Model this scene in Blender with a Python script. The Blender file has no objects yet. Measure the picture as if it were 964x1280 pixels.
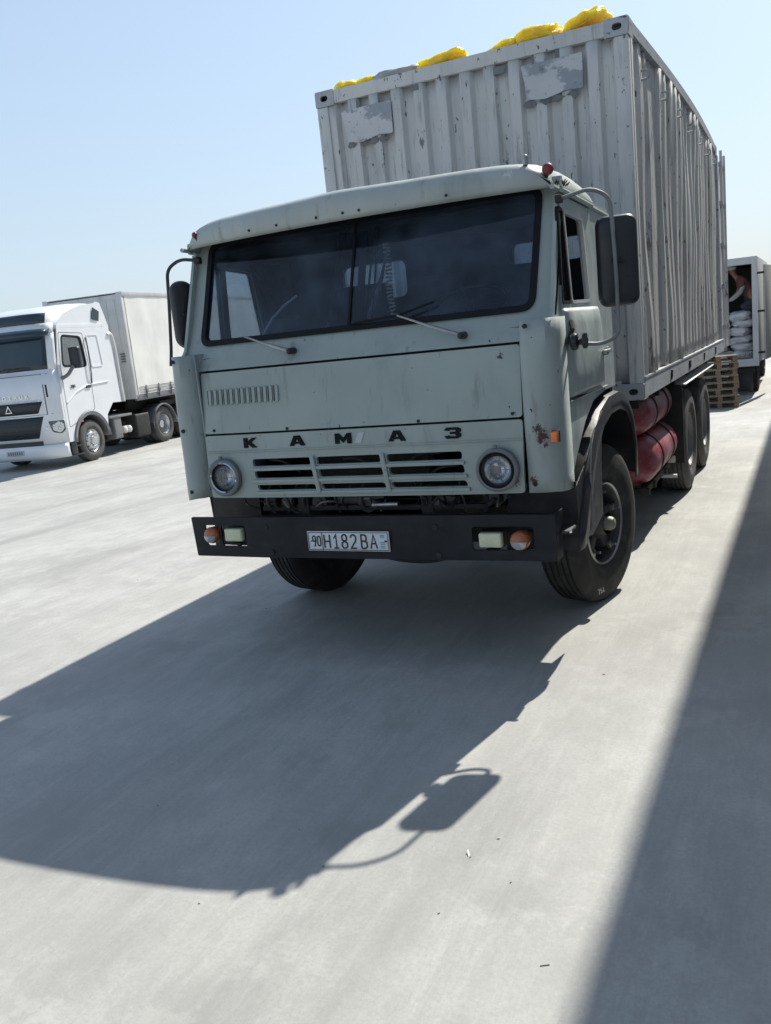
import bpy, bmesh, math, random
from mathutils import Vector, Matrix, Euler, noise
from mathutils.geometry import delaunay_2d_cdt
random.seed(7)
S = bpy.context.scene
C = S.collection
PI = math.pi
def V(*a): return Vector(a)

# ------------------------------------------------------------------ camera
cam_d = bpy.data.cameras.new('camera'); cam = bpy.data.objects.new('camera', cam_d); C.objects.link(cam)
S.camera = cam
yaw, pitch, roll = 0.4673, -0.1956, -0.1040
cy, sy = math.cos(yaw), math.sin(yaw)
fw = Vector((-sy*math.cos(pitch), cy*math.cos(pitch), math.sin(pitch)))
rt = Vector((cy, sy, 0)); up = rt.cross(fw)
r2 = rt*math.cos(roll)+up*math.sin(roll); u2 = -rt*math.sin(roll)+up*math.cos(roll)
mw = Matrix((( r2.x, u2.x, -fw.x, 2.3383), (r2.y, u2.y, -fw.y, -4.2369), (r2.z, u2.z, -fw.z, 1.8128), (0,0,0,1)))
cam.matrix_world = mw
cam_d.sensor_fit = 'VERTICAL'; cam_d.sensor_height = 24.0
cam_d.lens = 24.0*1092.05/1280.0
cam_d.clip_start = 0.05; cam_d.clip_end = 9000
S.render.resolution_x = 771; S.render.resolution_y = 1024

# ------------------------------------------------------------------ light
SUN = Vector((0.177, 0.94, 1.0)).normalized()
elev = math.asin(SUN.z); azim = math.atan2(SUN.x, SUN.y)
w = bpy.data.worlds.new('World'); S.world = w; w.use_nodes = True
nt = w.node_tree; nt.nodes.clear()
sky = nt.nodes.new('ShaderNodeTexSky'); sky.sky_type = 'NISHITA'; sky.sun_disc = False
sky.sun_elevation = elev; sky.sun_rotation = azim
sky.air_density = 1.3; sky.dust_density = 1.0; sky.ozone_density = 1.2; sky.altitude = 200
hz = nt.nodes.new('ShaderNodeMix'); hz.data_type = 'RGBA'; tcw = nt.nodes.new('ShaderNodeTexCoord'); sxyz = nt.nodes.new('ShaderNodeSeparateXYZ'); nt.links.new(tcw.outputs['Generated'], sxyz.inputs[0])
mrw = nt.nodes.new('ShaderNodeMapRange'); mrw.inputs['From Min'].default_value = 0.0; mrw.inputs['From Max'].default_value = 0.75; mrw.inputs['To Min'].default_value = 0.80; mrw.inputs['To Max'].default_value = 0.12
nt.links.new(sxyz.outputs['Z'], mrw.inputs['Value']); nt.links.new(mrw.outputs[0], hz.inputs[0])       # thin even haze veil over the whole sky
hz.inputs[7].default_value = (3.3, 4.05, 5.05, 1); nt.links.new(sky.outputs[0], hz.inputs[6])
bg = nt.nodes.new('ShaderNodeBackground'); bg.inputs[1].default_value = 0.074
wo = nt.nodes.new('ShaderNodeOutputWorld')
nt.links.new(hz.outputs[2], bg.inputs[0]); nt.links.new(bg.outputs[0], wo.inputs[0])
sl = bpy.data.lights.new('sun', 'SUN'); sl.energy = 3.1; sl.angle = math.radians(0.53); sl.color = (1.0, 0.95, 0.86)
so = bpy.data.objects.new('sun', sl); C.objects.link(so)
so.rotation_mode = 'QUATERNION'; so.rotation_quaternion = SUN.to_track_quat('Z', 'Y'); so.location = (6, 30, 40)
S.view_settings.view_transform = 'Standard'; S.view_settings.look = 'None'
S.view_settings.exposure = 1.17; S.view_settings.gamma = 1.0
S.render.engine = 'CYCLES'

# ------------------------------------------------------------------ materials
def rgb(c): return (c[0], c[1], c[2], 1)
def nn(t, k, **kw):
    n = t.nodes.new(k)
    for a, b in kw.items(): setattr(n, a, b)
    return n
def ramp01(t, src, lo, hi):
    m = nn(t, 'ShaderNodeMapRange'); m.inputs['From Min'].default_value = lo; m.inputs['From Max'].default_value = hi
    m.interpolation_type = 'SMOOTHSTEP'
    t.links.new(src, m.inputs['Value']); return m.outputs[0]
def tnoise(t, vec, scale, detail=6, rough=.6, stretch=None, off=0):
    mp = nn(t, 'ShaderNodeMapping'); t.links.new(vec, mp.inputs[0])
    if stretch: mp.inputs['Scale'].default_value = stretch
    mp.inputs['Location'].default_value = (off, off*1.7, off*.6)
    n = nn(t, 'ShaderNodeTexNoise'); n.inputs['Scale'].default_value = scale
    n.inputs['Detail'].default_value = detail; n.inputs['Roughness'].default_value = rough
    t.links.new(mp.outputs[0], n.inputs['Vector']); return n.outputs[0]
def mixc(t, fac, a, b, mode='MIX'):
    m = nn(t, 'ShaderNodeMix', data_type='RGBA', blend_type=mode)
    if isinstance(fac, (int, float)): m.inputs[0].default_value = fac
    else: t.links.new(fac, m.inputs[0])
    for i, q in ((6, a), (7, b)):
        if isinstance(q, (tuple, list)): m.inputs[i].default_value = rgb(q)
        else: t.links.new(q, m.inputs[i])
    return m.outputs[2]
def mul(t, a, b):
    m = nn(t, 'ShaderNodeMath', operation='MULTIPLY')
    for i, q in ((0, a), (1, b)):
        if isinstance(q, (int, float)): m.inputs[i].default_value = q
        else: t.links.new(q, m.inputs[i])
    return m.outputs[0]
def pmat(name, col, rough=.5, metal=0., var=.12, vs=2.5, layers=(), marks=(), bump=0., bs=30., rvar=.1, coat=0., spec=.5, dent=0.):
    """layers: (colour, scale, lo, hi, stretch, strength); marks: (x,y,z,r,colour) worn spots at a place"""
    m = bpy.data.materials.new(name); m.use_nodes = True; t = m.node_tree
    b = t.nodes['Principled BSDF']
    tc = nn(t, 'ShaderNodeTexCoord'); vec = tc.outputs['Object']
    n0 = tnoise(t, vec, vs)
    lo = tuple(c*(1-var) for c in col); hi = tuple(min(1, c*(1+var)) for c in col)
    cur = mixc(t, ramp01(t, n0, .3, .7), lo, hi)
    for i, L in enumerate(layers):
        lc, sc, a, bb, st, k = L
        n = tnoise(t, vec, sc, 8, .65, st, 3.1*(i+1))
        cur = mixc(t, mul(t, ramp01(t, n, a, bb), k), cur, lc)
    for i, (x, y, z, r, mc) in enumerate(marks):
        d = nn(t, 'ShaderNodeVectorMath', operation='DISTANCE'); t.links.new(vec, d.inputs[0]); d.inputs[1].default_value = (x, y, z)
        n = tnoise(t, vec, 2.2/r, 9, .85, None, i+.5)
        ad = nn(t, 'ShaderNodeMath', operation='MULTIPLY_ADD'); t.links.new(n, ad.inputs[0]); ad.inputs[1].default_value = 3.2*r
        t.links.new(d.outputs['Value'], ad.inputs[2])
        f = ramp01(t, ad.outputs[0], 2.2*r, 2.0*r)
        mm = nn(t, 'ShaderNodeMath', operation='LESS_THAN'); t.links.new(ad.outputs[0], mm.inputs[0]); mm.inputs[1].default_value = 2.0*r
        cur = mixc(t, mm.outputs[0], cur, mc)
    t.links.new(cur, b.inputs['Base Color'])
    rr_ = nn(t, 'ShaderNodeMapRange'); t.links.new(tnoise(t, vec, vs*3, 5, .6, None, 9.), rr_.inputs[0])
    rr_.inputs['From Min'].default_value = .3; rr_.inputs['From Max'].default_value = .7
    rr_.inputs['To Min'].default_value = max(.02, rough-rvar); rr_.inputs['To Max'].default_value = min(1, rough+rvar)
    t.links.new(rr_.outputs[0], b.inputs['Roughness'])
    b.inputs['Metallic'].default_value = metal
    b.inputs['Specular IOR Level'].default_value = spec
    if coat: b.inputs['Coat Weight'].default_value = coat; b.inputs['Coat Roughness'].default_value = .08
    if dent:
        bd = nn(t, 'ShaderNodeBump'); bd.inputs['Strength'].default_value = dent; bd.inputs['Distance'].default_value = .05
        t.links.new(tnoise(t, vec, 3.2, 2, .5, None, 5.5), bd.inputs['Height']); t.links.new(bd.outputs[0], b.inputs['Normal'])
    if bump:
        bp = nn(t, 'ShaderNodeBump'); bp.inputs['Strength'].default_value = bump; bp.inputs['Distance'].default_value = .01
        t.links.new(tnoise(t, vec, bs, 8, .65), bp.inputs['Height']); t.links.new(bp.outputs[0], b.inputs['Normal'])
        if dent: t.links.new(bd.outputs[0], bp.inputs['Normal'])
    return m
def glassmat(name, tint, gloss=1.0, rough=.02, dust=.06, dcol=(.5,.52,.5)):  # dust: share of diffuse film; also carries the windshield's painted sky reflection
    m = bpy.data.materials.new(name); m.use_nodes = True; t = m.node_tree; t.nodes.clear()
    o = nn(t, 'ShaderNodeOutputMaterial'); tr = nn(t, 'ShaderNodeBsdfTransparent'); tr.inputs[0].default_value = rgb(tint)
    gl = nn(t, 'ShaderNodeBsdfGlossy'); gl.inputs[1].default_value = rough; gl.inputs[0].default_value = (.9,.9,.9,1)
    fr = nn(t, 'ShaderNodeFresnel'); fr.inputs[0].default_value = 1.5
    mx = nn(t, 'ShaderNodeMixShader'); t.links.new(mul(t, fr.outputs[0], gloss), mx.inputs[0])
    t.links.new(tr.outputs[0], mx.inputs[1]); t.links.new(gl.outputs[0], mx.inputs[2])
    df = nn(t, 'ShaderNodeBsdfDiffuse'); df.inputs[0].default_value = rgb(dcol)
    tc = nn(t, 'ShaderNodeTexCoord'); n = tnoise(t, tc.outputs['Object'], 2.2, 7, .6)
    m2 = nn(t, 'ShaderNodeMixShader'); t.links.new(mul(t, ramp01(t, n, .3, .75), dust), m2.inputs[0])
    t.links.new(mx.outputs[0], m2.inputs[1]); t.links.new(df.outputs[0], m2.inputs[2])
    t.links.new(m2.outputs[0], o.inputs[0])
    return m
RUST = (.09, .035, .022); DRUST = (.03, .018, .018)
SAGE = (.32, .37, .35)
def cabpaint(name, marks=(), base=SAGE):
    return pmat(name, base, .42, 0, .07, 1.6, layers=[
        ((.15,.19,.18), 3.0, .50, .78, (1,1,.35), .5),
        ((.36,.41,.39), 9.0, .60, .72, None, .4),
        (DRUST, 26.0, .675, .70, None, .9),
        ((.12,.10,.08), 5.0, .58, .72, (2.5,2.5,.5), .4)], marks=marks, bump=.16, bs=14, rvar=.14, spec=.4, dent=.30)
M = {}
M['paint'] = cabpaint('sage_paint')
M['paint_front'] = cabpaint('sage_paint_front', marks=[(.90,.075,1.665,.045,DRUST), (.96,.05,1.37,.03,DRUST), (.945,.03,1.015,.055,RUST), (.80,.03,1.29,.03,(.36,.41,.39)),
     (.985,.05,1.52,.012,DRUST), (.10,.04,1.37,.02,(.12,.1,.09)), (.42,.04,1.37,.012,DRUST), (.10,.05,1.46,.009,DRUST), (.33,.04,1.52,.008,DRUST)])
M['paint_side'] = cabpaint('sage_paint_side_sunlit', base=(.34,.385,.37), marks=[(1.10,.066,1.25,.06,(.07,.03,.035)), (1.075,.063,1.285,.05,(.06,.03,.035)), (1.085,.063,1.225,.035,(.06,.03,.035)), (1.11,.07,1.20,.03,(.06,.03,.035)), (1.04,.062,1.02,.045,RUST), (1.1,.09,1.5,.012,DRUST), (1.17,.15,1.56,.02,DRUST), (-1.22,.1,1.05,.05,RUST), (1.14,.09,1.40,.01,DRUST)])  # paler copy of the sage, sunlight on the door put into the base
M['roof'] = cabpaint('sage_paint_roof_sunlit', base=(.40,.435,.415), marks=[(.62,.27,2.55,.04,(.62,.66,.64)), (.95,.28,2.57,.05,(.68,.7,.68)), (-.15,.27,2.5,.012,DRUST), (.1,.27,2.5,.012,DRUST), (-.6,.27,2.5,.012,DRUST), (.5,.27,2.5,.012,DRUST)])  # roof copy of the sage, paled so its colour carries the sun
M['contain'] = pmat('container_paint', (.60,.595,.585), .62, 0, .08, 1.2, layers=[
        ((.27,.28,.29), 2.2, .48, .80, (2.2,2.2,.35), .55),
        ((.17,.155,.145), 7.0, .54, .70, (3.2,3.2,.28), .55),
        ((.08,.055,.05), 24.0, .635, .66, (1,1,.5), .85),
        ((.09,.06,.05), 6.0, .635, .67, (1.6,1.6,.4), .75)], bump=.15, bs=10, rvar=.1, spec=.3)
M['contain_rail'] = pmat('container_rail_paint', (.42,.44,.46), .6, 0, .1, 2, layers=[
        ((.25,.25,.26), 4, .5, .75, None, .5), ((.09,.06,.05), 14.0, .60, .65, None, .9)], bump=.15, bs=12, spec=.3)
M['contain_side'] = pmat('container_side_paint', (.62,.61,.59), .62, 0, .1, 1.2, layers=[
        ((.30,.28,.25), 2.0, .42, .70, (2.2,2.2,.3), .6), ((.15,.13,.11), 8.0, .52, .68, (3,3,.2), .5),
        ((.10,.06,.045), 22.0, .615, .65, (1,1,.5), .85), ((.11,.065,.045), 5.0, .61, .66, (1.6,1.6,.35), .7)], bump=.15, bs=10, rvar=.1, spec=.3)
M['patch'] = pmat('patched_plate_paint', (.55,.56,.57), .6, 0, .06, 3, layers=[((.25,.285,.33), 4.2, .49, .555, (1,1,1.8), .8), ((.12,.11,.11), 16, .60, .66, None, .6), ((.1,.08,.08), 12, .68, .72, None, .8)], bump=.2, bs=14, spec=.3)
M['black'] = pmat('black_bumper_paint', (.013,.015,.018), .55, 0, .2, 3, spec=.28, layers=[((.06,.06,.06), 5, .55, .75, (.5,1,2), .4), ((.2,.2,.19), 40, .72, .76, None, .5)], bump=.15, bs=12)
M['fender'] = pmat('worn_black_fender', (.018,.019,.022), .42, 0, .2, 3, spec=.35, layers=[((.12,.12,.12), 5, .55, .8, (1,1,2), .4)], bump=.15, bs=12)
M['under'] = pmat('grimy_chassis', (.022,.021,.02), .75, .1, .3, 4, layers=[((.08,.07,.06), 6, .55, .8, None, .5)], bump=.3, bs=20)
M['rubber'] = pmat('tyre_rubber', (.030,.029,.028), .78, 0, .15, 3, layers=[((.12,.11,.10), 5, .46, .72, None, .45)], bump=.2, bs=40, spec=.3)
M['dusty_rubber'] = pmat('dusty_tyre_rubber', (.09,.088,.085), .8, 0, .2, 4, layers=[((.22,.21,.20), 6, .5, .8, None, .5)], bump=.2, bs=40, spec=.3)
M['gasket'] = pmat('window_rubber', (.009,.010,.012), .6, 0, .1, spec=.2)
M['plastic'] = pmat('black_plastic', (.017,.02,.026), .36, 0, .12, 3, layers=[((.06,.06,.06), 8, .55, .85, None, .4)])
M['steel'] = pmat('worn_steel', (.36,.36,.36), .35, .8, .2, 6, layers=[((.10,.08,.07), 8, .55, .75, None, .6)])
M['chrome'] = pmat('chrome', (.75,.76,.78), .14, 1, .04, 3, rvar=.05)
M['dullgrey'] = pmat('dull_grey_ring', (.16,.175,.18), .5, .2, .1, 5)
M['rimgrey'] = pmat('grey_rim_paint', (.20,.21,.215), .55, .1, .15, 5, layers=[((.08,.07,.06), 7, .5, .8, None, .6)])
M['rimdark'] = pmat('dark_rim_paint', (.045,.045,.045), .5, .2, .2, 5, layers=[((.14,.12,.10), 7, .55, .8, None, .5)])
M['khaki'] = pmat('khaki_hub_cap', (.24,.225,.18), .5, 0, .15, 6)
M['red'] = pmat('red_cylinder_paint', (.24,.024,.04), .42, 0, .15, 3, layers=[((.38,.20,.22), 4, .40, .62, (1,1,1.5), .65), ((.05,.01,.012), 12, .66, .72, None, .5)], bump=.1)
M['strap'] = pmat('dark_steel_strap', (.05,.025,.028), .5, .3, .2)
M['redlamp'] = pmat('faded_red_plastic', (.18,.028,.034), .4, 0, .1)
M['amber'] = pmat('amber_plastic', (.80,.17,.02), .22, 0, .1, 9, coat=.5)
M['amber_dull'] = pmat('dull_amber_plastic', (.36,.095,.03), .28, 0, .12, 9, coat=.5)
M['clearlens'] = pmat('clear_ribbed_lens', (.42,.44,.44), .22, .2, .1, 9, coat=.6)
M['foglens'] = pmat('yellowed_fog_lens', (.60,.62,.42), .3, 0, .08, 20, coat=.4)
M['reflector'] = pmat('headlamp_reflector', (.72,.74,.77), .26, 1, .15, 14, rvar=.06)
M['white'] = pmat('plate_white', (.66,.68,.70), .4, 0, .05, 8, layers=[((.3,.3,.3), 8, .62, .8, None, .5)])
M['ink'] = pmat('black_ink', (.022,.024,.028), .5, 0, .1)
M['inkblue'] = pmat('pale_blue_print', (.15,.40,.45), .5, 0, .1)
M['letter'] = pmat('black_letter_paint', (.008,.009,.011), .7, 0, .3, 9, spec=.15, layers=[((.3,.36,.34), 22, .66, .7, None, .6)])
M['cloth'] = pmat('dark_cab_trim', (.035,.038,.045), .85, 0, .25, 5)
M['curtain'] = pmat('faded_rose_curtain', (.28,.20,.20), .9, 0, .25, 9, layers=[((.10,.07,.08), 8, .5, .7, (3,3,.4), .7)])
M['beads'] = pmat('yellowed_beads', (.42,.40,.27), .6, 0, .3, 30)
M['palegrey'] = pmat('pale_grey_plastic', (.45,.47,.48), .5, 0, .1)
M['howo'] = pmat('white_truck_paint', (.74,.76,.78), .22, 0, .03, 2, layers=[((.5,.5,.48), 3, .55, .85, (1,1,.4), .3)], coat=.5, rvar=.06)
M['howograle'] = pmat('dark_grille_mesh', (.025,.03,.036), .45, 0, .2, 20, bump=.4, bs=60)
M['greyplastic'] = pmat('grey_step_plastic', (.17,.175,.18), .6, 0, .12, 4)
M['curtainside'] = pmat('cream_tarpaulin', (.76,.75,.70), .55, 0, .05, 1.2, layers=[((.45,.44,.40), 2, .5, .8, (1,1,.3), .4), ((.3,.3,.28), 9, .66, .75, (2,2,.5), .3)], bump=.15, bs=3)
M['trailer'] = pmat('pale_trailer_paint', (.60,.605,.59), .5, 0, .07, 2, layers=[((.33,.34,.33), 3, .5, .8, (2,2,.3), .5)], bump=.1)
M['ltgrey'] = pmat('white_air_tank', (.6,.6,.58), .4, 0, .08)
M['wood'] = pmat('pale_board_wood', (.25,.21,.165), .8, 0, .22, 6, layers=[((.16,.11,.07), 6, .5, .8, (.3,4,4), .6)], bump=.3, bs=25)
M['wood2'] = pmat('brown_block_wood', (.22,.145,.09), .85, 0, .22, 6, layers=[((.14,.08,.05), 6, .5, .8, None, .6)], bump=.3, bs=25)
M['sack'] = pmat('white_woven_sack', (.60,.595,.60), .75, 0, .08, 4, layers=[((.40,.39,.40), 5, .5, .8, None, .5)], bump=.5, bs=9)
M['yellow'] = pmat('yellow_plastic_sack', (.93,.66,.05), .42, 0, .10, 6, layers=[((.6,.40,.04), 9, .5, .75, None, .5)], bump=1.0, bs=9, spec=.4)
yb = M['yellow'].node_tree.nodes['Principled BSDF']; yb.inputs['Subsurface Weight'].default_value = .7; yb.inputs['Subsurface Radius'].default_value = (1,.8,.2); yb.inputs['Subsurface Scale'].default_value = .12
M['tarp'] = pmat('grey_plastic_sheet', (.42,.43,.42), .5, 0, .12, 6, bump=1.0, bs=9)
M['skin'] = pmat('skin', (.22,.10,.06), .55, 0, .08)
M['shirt'] = pmat('brick_red_shirt', (.13,.05,.045), .9, 0, .15, 6, bump=.4, bs=10)
M['vest'] = pmat('pale_grey_sleeve', (.30,.33,.33), .9, 0, .15, 6)
M['trousers'] = pmat('dark_trousers', (.04,.04,.06), .9, 0, .15, 6)
M['capcloth'] = pmat('grey_cap_cloth', (.42,.43,.45), .9, 0, .1, 6)
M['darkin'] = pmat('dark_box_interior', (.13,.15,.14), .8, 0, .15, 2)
M['doorpaint'] = pmat('weathered_door_paint', (.42,.40,.35), .6, 0, .1, 2, layers=[((.26,.24,.2), 4, .5, .8, (2,2,.3), .6)])
M['wallpanel'] = pmat('warehouse_cladding', (.52,.53,.52), .6, 0, .06, .4)
M['trim'] = pmat('warehouse_trim', (.12,.17,.24), .5, 0, .06, 1)
M['dust'] = pmat('concrete_crumb', (.12,.10,.08), .9, 0, .3, 20)
M['paper'] = pmat('pale_paper', (.6,.58,.52), .8, 0, .1, 20)
M['glass'] = glassmat('windshield_glass', (.52,.62,.76), 1.0, .02, .19, (.24,.34,.49))  # blue tint and diffuse film paint the reflected sky onto the pane
M['sideglass'] = glassmat('side_glass', (.82,.86,.88), .7, .03, .10, (.5,.5,.47))
M['darkglass'] = pmat('dark_tinted_glass', (.018,.035,.05), .06, 0, .1, 3, rvar=.02, spec=.6)

def concrete():
    m = bpy.data.materials.new('concrete_yard'); m.use_nodes = True; t = m.node_tree; b = t.nodes['Principled BSDF']
    tc = nn(t, 'ShaderNodeTexCoord'); vec = tc.outputs['Object']
    cur = mixc(t, ramp01(t, tnoise(t, vec, .55, 8, .62), .28, .72), (.300,.302,.288), (.452,.452,.428))
    cur = mixc(t, mul(t, ramp01(t, tnoise(t, vec, 1.4, 10, .78, (2.4,.5,1), 4), .46, .66), .48), cur, (.255,.257,.25))
    cur = mixc(t, mul(t, ramp01(t, tnoise(t, vec, 3.0, 9, .78, (4.,.35,1), 8), .46, .70), .30), cur, (.53,.525,.495))
    cur = mixc(t, mul(t, ramp01(t, tnoise(t, vec, 2.3, 6, .6, None, 12), .56, .70), .42), cur, (.24,.242,.236))
    cur = mixc(t, mul(t, ramp01(t, tnoise(t, vec, 60, 6, .75, None, 2), .38, .68), .40), cur, (.26,.255,.24))
    cur = mixc(t, mul(t, ramp01(t, tnoise(t, vec, 130, 3, .6, None, 5), .70, .76), .5), cur, (.12,.115,.11))
    cur = mixc(t, mul(t, ramp01(t, tnoise(t, vec, 9, 9, .75, None, 21), .66, .70), .35), cur, (.52,.515,.49))
    cur = mixc(t, mul(t, ramp01(t, tnoise(t, vec, 4.5, 10, .8, (1,.8,1), 31), .42, .60), .40), cur, (.30,.298,.28))
    cur = mixc(t, mul(t, ramp01(t, tnoise(t, vec, 1.8, 10, .78, None, 44), .54, .60), .22), cur, (.50,.495,.47))
    w1 = nn(t, 'ShaderNodeTexWave', wave_type='BANDS', bands_direction='X'); w1.inputs['Scale'].default_value = .11; w1.inputs['Distortion'].default_value = 1.6; w1.inputs['Detail'].default_value = 3; w1.inputs['Detail Scale'].default_value = .25
    mpw = nn(t, 'ShaderNodeMapping'); mpw.inputs['Rotation'].default_value = (0,0,.16); t.links.new(vec, mpw.inputs[0]); t.links.new(mpw.outputs[0], w1.inputs['Vector'])
    cur = mixc(t, mul(t, mul(t, ramp01(t, w1.outputs['Fac'], .90, .99), tnoise(t, vec, 2.5, 6, .7, (1,.3,1), 51)), .34), cur, (.15,.15,.15))
    t.links.new(cur, b.inputs['Base Color']); b.inputs['Roughness'].default_value = .78; b.inputs['Specular IOR Level'].default_value = .35
    bp = nn(t, 'ShaderNodeBump'); bp.inputs['Strength'].default_value = .35; bp.inputs['Distance'].default_value = .004
    t.links.new(tnoise(t, vec, 45, 9, .7), bp.inputs['Height'])
    bq = nn(t, 'ShaderNodeBump'); bq.inputs['Strength'].default_value = .3; bq.inputs['Distance'].default_value = .02
    t.links.new(tnoise(t, vec, 3, 6, .6, (3,.4,1)), bq.inputs['Height']); t.links.new(bp.outputs[0], bq.inputs['Normal'])
    t.links.new(bq.outputs[0], b.inputs['Normal'])
    return m
M['concrete'] = concrete()

# ------------------------------------------------------------------ helpers
def meta(o, label=None, cat=None, group=None, kind=None):
    if label: o['label'] = label
    if cat: o['category'] = cat
    if group: o['group'] = group
    if kind: o['kind'] = kind
    return o
def thing(name, label, cat, loc=(0,0,0), rz=0, group=None):
    o = bpy.data.objects.new(name, None); o.empty_display_size = .3; C.objects.link(o)
    o.location = loc; o.rotation_euler = (0, 0, rz)
    return meta(o, label, cat, group)
def hub(name, parent, loc=(0,0,0), rz=0, label=None):
    o = bpy.data.objects.new(name, None); o.empty_display_size = .1; C.objects.link(o)
    o.parent = parent; o.location = loc; o.rotation_euler = (0, 0, rz)
    if label: o['label'] = label
    return o
class B:
    def __init__(s): s.bm = bmesh.new()
    def _merge(s, tb, mat=None):
        if mat is not None: tb.transform(mat)
        me = bpy.data.meshes.new('tmp'); tb.to_mesh(me); tb.free(); s.bm.from_mesh(me); bpy.data.meshes.remove(me); return s
    def box(s, c, d, bev=.004, rot=None, seg=2):
        tb = bmesh.new(); bmesh.ops.create_cube(tb, size=1)
        for v in tb.verts: v.co = Vector((v.co.x*d[0], v.co.y*d[1], v.co.z*d[2]))
        bev = min(bev, min(d)*.45)
        if bev > 0: bmesh.ops.bevel(tb, geom=tb.edges[:], offset=bev, segments=seg, profile=.6, affect='EDGES')
        mt = Matrix.Translation(c)
        if rot: mt = mt @ Euler(rot).to_matrix().to_4x4()
        return s._merge(tb, mt)
    def b2(s, p, q, bev=.004, seg=2):
        p, q = Vector(p), Vector(q); d = q-p
        return s.box((p+q)/2, (abs(d.x), abs(d.y), abs(d.z)), bev, None, seg)
    def cyl(s, a, b, r, r2=None, seg=20, cap=True):
        a, b = Vector(a), Vector(b); d = b-a
        tb = bmesh.new(); bmesh.ops.create_cone(tb, cap_ends=cap, segments=seg, radius1=r, radius2=r if r2 is None else r2, depth=d.length)
        return s._merge(tb, Matrix.Translation((a+b)/2) @ d.to_track_quat('Z', 'Y').to_matrix().to_4x4())
    def ball(s, c, r, sc=(1,1,1), seg=16):
        tb = bmesh.new(); bmesh.ops.create_uvsphere(tb, u_segments=seg, v_segments=seg//2+2, radius=r)
        return s._merge(tb, Matrix.Translation(c) @ Matrix.Diagonal((*sc, 1)))
    def tube(s, pts, r, seg=10, rad=None):
        pts = [Vector(p) for p in pts]; rings = []
        pn = None
        for i, p in enumerate(pts):
            t = (pts[min(i+1, len(pts)-1)] - pts[max(i-1, 0)]).normalized()
            if pn is None:
                pn = t.orthogonal().normalized()
            pn = (pn - t*pn.dot(t)).normalized(); bn = t.cross(pn)
            rr = rad[i] if rad else r
            rings.append([s.bm.verts.new(p + (pn*math.cos(k*2*PI/seg)+bn*math.sin(k*2*PI/seg))*rr) for k in range(seg)])
        for a, b in zip(rings, rings[1:]):
            for k in range(seg): s.bm.faces.new((a[k], a[(k+1) % seg], b[(k+1) % seg], b[k]))
        s.bm.faces.new(rings[0][::-1]); s.bm.faces.new(rings[-1]); return s
    def lathe(s, prof, seg=48, axis='x', c=(0,0,0), closed=False):
        """prof: (along, radius)"""
        rings = []
        c = Vector(c)
        for a, r in prof:
            ring = []
            for k in range(seg):
                th = k*2*PI/seg; u, v = r*math.cos(th), r*math.sin(th)
                p = (a, u, v) if axis == 'x' else ((u, a, v) if axis == 'y' else (u, v, a))
                ring.append(s.bm.verts.new(c+Vector(p)))
            rings.append(ring)
        n = len(rings); R_ = range(n) if closed else range(n-1)
        for i in R_:
            a, b = rings[i], rings[(i+1) % n]
            for k in range(seg): s.bm.faces.new((a[k], a[(k+1) % seg], b[(k+1) % seg], b[k]))
        return s
    def plate(s, outer, holes, f, off):
        """flat polygon with holes; f(u,v)->Vector, off = thickness vector"""
        tb = bmesh.new(); P = []; es = []; loops = [list(outer)]+[list(h) for h in holes]
        for lp_ in loops:
            n0 = len(P); P += [Vector((p[0], p[1])) for p in lp_]
            es += [(n0+i, n0+(i+1) % len(lp_)) for i in range(len(lp_))]
        vo, _, fo, _, _, _ = delaunay_2d_cdt(P, es, [], 0, 1e-7)
        def inside(c, lp_):
            r = False; j = len(lp_)-1
            for i in range(len(lp_)):
                if (lp_[i][1] > c[1]) != (lp_[j][1] > c[1]) and c[0] < (lp_[j][0]-lp_[i][0])*(c[1]-lp_[i][1])/(lp_[j][1]-lp_[i][1])+lp_[i][0]: r = not r
                j = i
            return r
        tv = [tb.verts.new(f(p.x, p.y)) for p in vo]
        for fc in fo:
            c = sum((vo[i] for i in fc), Vector((0, 0)))/len(fc)
            if inside(c, loops[0]) and not any(inside(c, h) for h in loops[1:]): tb.faces.new([tv[i] for i in fc])
        for v in [v for v in tb.verts if not v.link_faces]: tb.verts.remove(v)
        off = Vector(off)
        if off.length > 0:
            fs = tb.faces[:]
            r = bmesh.ops.extrude_face_region(tb, geom=fs, use_keep_orig=True)
            bmesh.ops.translate(tb, verts=[g for g in r['geom'] if isinstance(g, bmesh.types.BMVert)], vec=off)
        bmesh.ops.recalc_face_normals(tb, faces=tb.faces[:])
        return s._merge(tb)
    def grid(s, rows, thick=None, close=False):
        g = [[s.bm.verts.new(p) for p in r] for r in rows]
        for a, b in zip(g, g[1:]):
            for k in range(len(a)-1): s.bm.faces.new((a[k], a[k+1], b[k+1], b[k]))
            if close: s.bm.faces.new((a[-1], a[0], b[0], b[-1]))
        return s
    def prism(s, pts, f, off): return s.plate(pts, [], f, off)
    def build(s, name, mat, parent=None, smooth=40, label=None, loc=None, solid=0, rot=None):
        bm = s.bm
        bmesh.ops.recalc_face_normals(bm, faces=bm.faces[:])
        if smooth:
            for f in bm.faces: f.smooth = True
            lim = math.radians(smooth)
            for e in bm.edges:
                if len(e.link_faces) == 2 and e.calc_face_angle(0) > lim: e.smooth = False
        me = bpy.data.meshes.new(name); bm.to_mesh(me); bm.free()
        me.materials.append(M[mat] if isinstance(mat, str) else mat)
        o = bpy.data.objects.new(name, me); C.objects.link(o)
        if parent: o.parent = parent
        if loc: o.location = loc
        if rot: o.rotation_euler = rot
        if label: o['label'] = label
        if solid:
            md = o.modifiers.new('thickness', 'SOLIDIFY'); md.thickness = solid; md.offset = 0
        return o
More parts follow.
